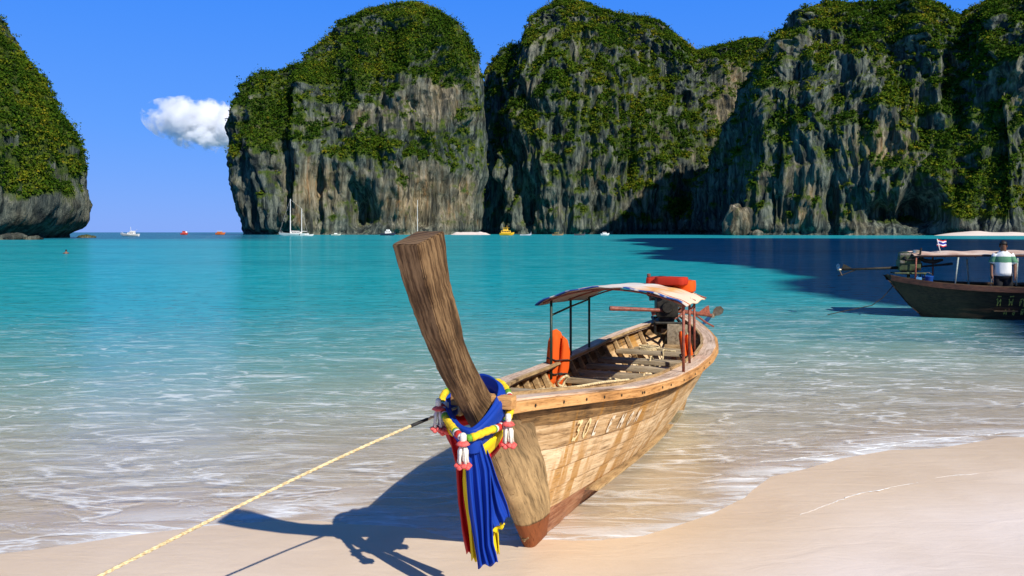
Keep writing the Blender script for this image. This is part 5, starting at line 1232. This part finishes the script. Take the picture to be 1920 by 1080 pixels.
WHITEP = plain('white_gelcoat', (0.80, 0.79, 0.76), (0.66, 0.64, 0.6), .35, 2); YELP = plain('yellow_boat_paint', (0.85, 0.50, 0.02), (0.62, 0.30, 0.01), .5, 3); REDP = plain('red_boat_paint', (0.55, 0.05, 0.03), (0.4, 0.04, 0.03), .5, 2); DGL = plain('dark_window_glass', (0.012, 0.016, 0.022), (0.02, 0.025, 0.03), .12, 2); NAVY = plain('navy_hull', (0.02, 0.03, 0.06)); TANW = plain('tan_boat_wood', (0.38, 0.26, 0.13)); ORP = plain('orange_boat_paint', (0.62, 0.16, 0.03), (0.45, 0.1, 0.02), .5, 2); DARKW = plain('dark_boat_wood', (0.05, 0.04, 0.035)); ALU = plain('white_mast', (0.82, 0.80, 0.76), (0.7, 0.68, 0.64), .4, 1)
def far_boat(name, pxc, d, yaw, label, cat='boat', group=None):
    r = empty(name, ((pxc - 960) / F * d, d, 0), yaw); return tag(r, label, cat, group)
def add(root, name, mb, mat, sm=True):
    o = mb.build(name, mat, root)
    if sm: auto_smooth(o, 35)
    return o
def hullpart(root, mat, *a, **k): V, Fs = loft_hull(*a, **k); return auto_smooth(mesh_obj('hull', V, Fs, mat, root), 45)
def cabin(root, x0, x1, w, z0, z1, mat, win=True, rake=.3):
    V = [(x0, -w, z0), (x1, -w, z0), (x1, w, z0), (x0, w, z0), (x0 + .1, -w * .85, z1), (x1 - rake * (z1 - z0), -w * .8, z1), (x1 - rake * (z1 - z0), w * .8, z1), (x0 + .1, w * .85, z1)]
    c = mesh_obj('cabin', V, [[0, 3, 2, 1], [4, 5, 6, 7], [0, 1, 5, 4], [1, 2, 6, 5], [2, 3, 7, 6], [3, 0, 4, 7]], mat, root)
    if win:
        nwin = max(2, int((x1 - x0) / 1.2))
        for sy in (-1, 1):
            for q in range(nwin):
                xa = lerp(x0 + .3, x1 - rake * (z1 - z0) - .3, (q + .12) / nwin); xb_ = lerp(x0 + .3, x1 - rake * (z1 - z0) - .3, (q + .85) / nwin); za, zb_ = lerp(z0, z1, .45), lerp(z0, z1, .82); ww = w * .93
                MB().box(((xa + xb_) / 2, sy * ww, (za + zb_) / 2), (xb_ - xa, .10, zb_ - za)).build('window', DGL, c)
    return c
# ketch at anchor under the round island
kt = far_boat('ketch', 551, 480, math.pi - .12, 'white two-masted sailing yacht anchored under the round island', 'sailboat')
hullpart(kt, WHITEP, 17.5, 4.2, 1.5, bowrake=.25, draft=.6); cabin(kt, -4.5, 1.5, 1.3, 1.45, 2.5, WHITEP); 
add(kt, 'main_mast', MB().tube([(2.2, 0, 1.3), (2.2, 0, 22.3)], [.30, .20], 10), ALU); add(kt, 'mizzen_mast', MB().tube([(-4.9, 0, 1.3), (-4.9, 0, 16.5)], [.24, .16], 10), ALU)
add(kt, 'boom', MB().tube([(2.1, 0, 2.9), (-3.6, 0, 2.8)], [.22, .16], 8), ALU); add(kt, 'boom', MB().tube([(-4.95, 0, 2.8), (-8.2, 0, 2.7)], [.16, .12], 8), ALU)
add(kt, 'stay', MB().tube([(2.2, 0, 22), (9.0, 0, 2.4)], .035, 5).tube([(2.2, 0, 22), (-4.9, 0, 16.4)], .03, 5).tube([(-4.9, 0, 16.4), (-8.6, 0, 1.7)], .03, 5), ALU)
add(kt, 'bow_rail', MB().tube([(8.6, 0, 2.0), (8.9, 0, 3.0), (7, 1.0, 2.8), (6.5, 1.1, 1.9)], .05, 5), ALU)
sp_b = far_boat('speedboat', 575, 468, .1, 'white speedboat lying close beside the two-masted yacht', 'boat'); hullpart(sp_b, WHITEP, 7.5, 2.2, .8); cabin(sp_b, -1, 1.2, .7, .8, 1.5, WHITEP)
add(sp_b, 'outboard', MB().box((-4.0, 0, .9), (.5, .5, .9), None, .08), DARKW)
sl_ = far_boat('sailboat', 782, 560, math.pi / 2 - .3, 'single-masted sailboat mostly hidden behind the prow, thin mast showing', 'sailboat'); hullpart(sl_, WHITEP, 11, 3.4, 1.1); cabin(sl_, -2.5, 2, 1, 1.05, 1.8, WHITEP); add(sl_, 'mast', MB().tube([(.8, 0, 1), (.8, 0, 25)], [.22, .14], 8), ALU)
cb = far_boat('cruiser', 727, 545, .25, 'dark-hulled cruiser with a white cabin moored left of the single-masted sailboat', 'boat'); hullpart(cb, NAVY, 10, 3.2, 1.5); cabin(cb, -2, 2.5, 1.2, 1.5, 3.0, WHITEP); cabin(cb, -1, 1.5, 1.0, 3.0, 4.2, WHITEP)
dg = far_boat('dinghy', 630, 560, .1, 'small pale dinghy in front of the dark sea cave', 'boat'); hullpart(dg, plain('pale_dinghy', (0.6, 0.6, 0.5)), 6.5, 2, .9); cabin(dg, -1.2, 1.0, .6, .85, 1.6, WHITEP, False); add(dg, 'outboard', MB().box((-3.3, 0, .8), (.4, .4, .8), None, .06), DARKW)
yb = far_boat('excursion_boat', 950, 560, .05, 'bright yellow two-deck excursion boat before the wide cliff', 'boat'); hullpart(yb, YELP, 10, 3.4, 1.6); cabin(yb, -4, 3, 1.5, 1.6, 3.4, YELP, rake=.2); cabin(yb, -2.5, 1.2, 1.2, 3.4, 5.2, YELP, rake=.3)
add(yb, 'roof', MB().box((-.7, 0, 5.35), (5.0, 2.8, .18), None, .05), YELP); add(yb, 'mast', MB().tube([(0.2, 0, 5.3), (0.2, 0, 6.8)], .10, 6), YELP)
def far_longtail(pxc, d, yaw, mat, label, canopy=None):
    r = far_boat('moored_longtail', pxc, d, yaw, label, 'boat', 'long-tail boats moored before the wide cliff'); L = 7.5
    V, Fs = loft_hull(L, 1.5, .7, sheer=.5, bowrake=.5, stern_w=.35); auto_smooth(mesh_obj('hull', V, Fs, mat, r), 45)
    add(r, 'prow', MB().tube([(L * .40, 0, .5), (L * .52, 0, 1.4), (L * .56, 0, 2.5)], [.16, .14, .12], 8), mat)
    if canopy:
        add(r, 'canopy', MB().box((-.6, 0, 1.75), (3.2, 1.4, .14), None, .05), canopy)
        for x in (-2, .8):
            for y in (-.6, .6): add(r, 'post', MB().tube([(x, y, .6), (x, y, 1.75)], .05, 6), mat)
    add(r, 'engine', MB().box((-3.3, 0, 1.1), (.7, .5, .5), None, .06).tube([(-3.4, 0, 1.1), (-5.4, .2, .5)], .05, 6), GREASE)
    return r
far_longtail(985, 555, .2, plain('pale_longtail', (0.55, 0.55, 0.58)), 'pale grey long-tail boat moored next to the yellow excursion boat')
far_longtail(1045, 560, .1, TANW, 'tan long-tail boat with a pale canopy before the wide cliff', YELP)
far_longtail(1086, 570, .15, plain('slate_longtail', (0.09, 0.10, 0.12)), 'slate-dark long-tail boat moored beside the white motorboat')
mbt = far_boat('motorboat', 1134, 555, .1, 'white motorboat with a dark windscreen before the wide cliff', 'boat'); hullpart(mbt, WHITEP, 6.0, 2.4, 1.2); cabin(mbt, -1.6, 1.2, .9, 1.2, 2.3, WHITEP); add(mbt, 'roof', MB().box((-.4, 0, 2.4), (2.6, 1.7, .12), None, .04), plain('maroon_roof', (0.2, 0.05, 0.04)))
fb = far_boat('fishing_cruiser', 244, 440, math.pi - .1, 'white sport cruiser with a raised bow on the open sea', 'boat'); hullpart(fb, WHITEP, 10, 3, 1.1, sheer=.45, bowrake=.35); cabin(fb, -2.6, 1.2, 1.1, 1.05, 2.2, WHITEP); add(fb, 'flybridge', MB().box((-1.4, 0, 2.6), (2.4, 1.8, .7), None, .1), WHITEP); add(fb, 'tower', MB().tube([(-.6, 0, 2.8), (-.2, 0, 5.2)], .08, 6).tube([(-2.2, .6, 1.2), (-4.4, .8, 3.8)], .06, 6), ALU); add(fb, 'bow_rail', MB().tube([(4.2, .5, 1.6), (4.9, 0, 2.4), (4.2, -.5, 1.6)], .05, 6), ALU)
rb1 = far_boat('red_boat', 345, 700, .4, 'small red boat with a white panel far out on the horizon', 'boat'); hullpart(rb1, REDP, 6.0, 3.0, 1.4); cabin(rb1, -1.5, 1.6, 1.1, 1.4, 3.4, REDP); add(rb1, 'deck_box', MB().box((1.8, 0, 2.2), (1.4, 1.4, 1.5), None, .1), WHITEP)
rb2 = far_boat('orange_boat', 413, 700, .1, 'orange boat with a white canopy near the round island', 'boat'); hullpart(rb2, ORP, 8.0, 2.8, 1.6); cabin(rb2, -2.6, 1.8, 1.1, 1.6, 2.8, ORP); add(rb2, 'canopy', MB().box((-.4, 0, 3.1), (4.4, 2.4, .35), None, .1), WHITEP)

def boulder(name, c, r, label, seed, parent=None, sub=4, veg=0.0):
    bm = bmesh.new(); bmesh.ops.create_icosphere(bm, subdivisions=sub, radius=1); P = np.array([v.co[:] for v in bm.verts])
    k = 1 + .28 * fbm(P * 1.5 + seed, 4, seed); k -= .10 * np.abs(noise3(P * np.array([5, 5, 1.5]) + seed, seed + 3))
    Wp = P * k[:, None] * np.array(r) + np.array(c); bm.verts.index_update(); Fs = np.array([[v.index for v in f.verts] for f in bm.faces]); bm.free()
    o = np_mesh(name, Wp, Fs, ROCK); add_attr(o, 'veg', np.clip(veg * (P[:, 2] - .1), 0, 1)); add_attr(o, 'tan', np.full(len(P), .35)); return tag(o, label, 'rock')
boulder('sea_rock', ((162 - 960) / F * 320, 320, -.3), (3.6, 2.2, 1.7), 'low rounded rock awash off the near rock point', 5, veg=.5)
boulder('rock_pillar', ((1383 - 960) / F * 575, 575, 6), (10.5, 8, 17), 'pale detached limestone stump at the corner of the headland', 8)
boulder('shore_rock', ((1418 - 960) / F * 566, 566, 0), (5.0, 4, 4.0), 'low dark boulder at the foot of the headland', 11)
boulder('shore_rock', ((22 - 960) / F * 236, 236, 0), (4.0, 4, 2.2), 'low boulder under the undercut of the near rock point', 14)
boulder('shore_rock', ((62 - 960) / F * 238, 238, -.4), (3.0, 2.5, 1.6), 'small flat boulder beside the undercut foot of the near rock point', 17)

# swimmer, head and shoulders above the water
sw = empty('person', ((124 - 960) / F * 82, 82, -1.32), .6); tag(sw, 'swimmer with only head and shoulders above the lagoon', 'person')
J2 = [((0, 0, .92), (.15, .11)), ((0, 0, 1.10), (.135, .10)), ((0, 0, 1.28), (.155, .105)), ((0, 0, 1.42), (.10, .075)), ((0, .01, 1.49), (.055, .055)), ((0, .025, 1.58), (.08, .09)), ((0, .02, 1.68), (.065, .08)), ((.17, 0, 1.40), .06), ((.28, .16, 1.30), .045), ((.30, .40, 1.28), .03), ((-.17, 0, 1.40), .06), ((-.28, .16, 1.30), .045), ((-.30, .40, 1.28), .03), ((.09, 0, .84), .088), ((.10, 0, .48), .06), ((.1, -.1, .1), .04), ((-.09, 0, .84), .088), ((-.10, 0, .48), .06), ((-.1, -.1, .1), .04)]
skin_body('body', J2, [(0, 1), (1, 2), (2, 3), (3, 4), (4, 5), (5, 6), (3, 7), (7, 8), (8, 9), (3, 10), (10, 11), (11, 12), (0, 13), (13, 14), (14, 15), (0, 16), (16, 17), (17, 18)], SKIN, sw)
bm = bmesh.new(); bmesh.ops.create_icosphere(bm, subdivisions=2, radius=1); V = [(v.co.x * .09, .01 + v.co.y * .105, 1.65 + max(v.co.z, -.3) * .105) for v in bm.verts]; bm.verts.index_update(); Fs = [[v.index for v in f.verts] for f in bm.faces]; bm.free(); mesh_obj('hair', V, Fs, HAIR, sw, True)
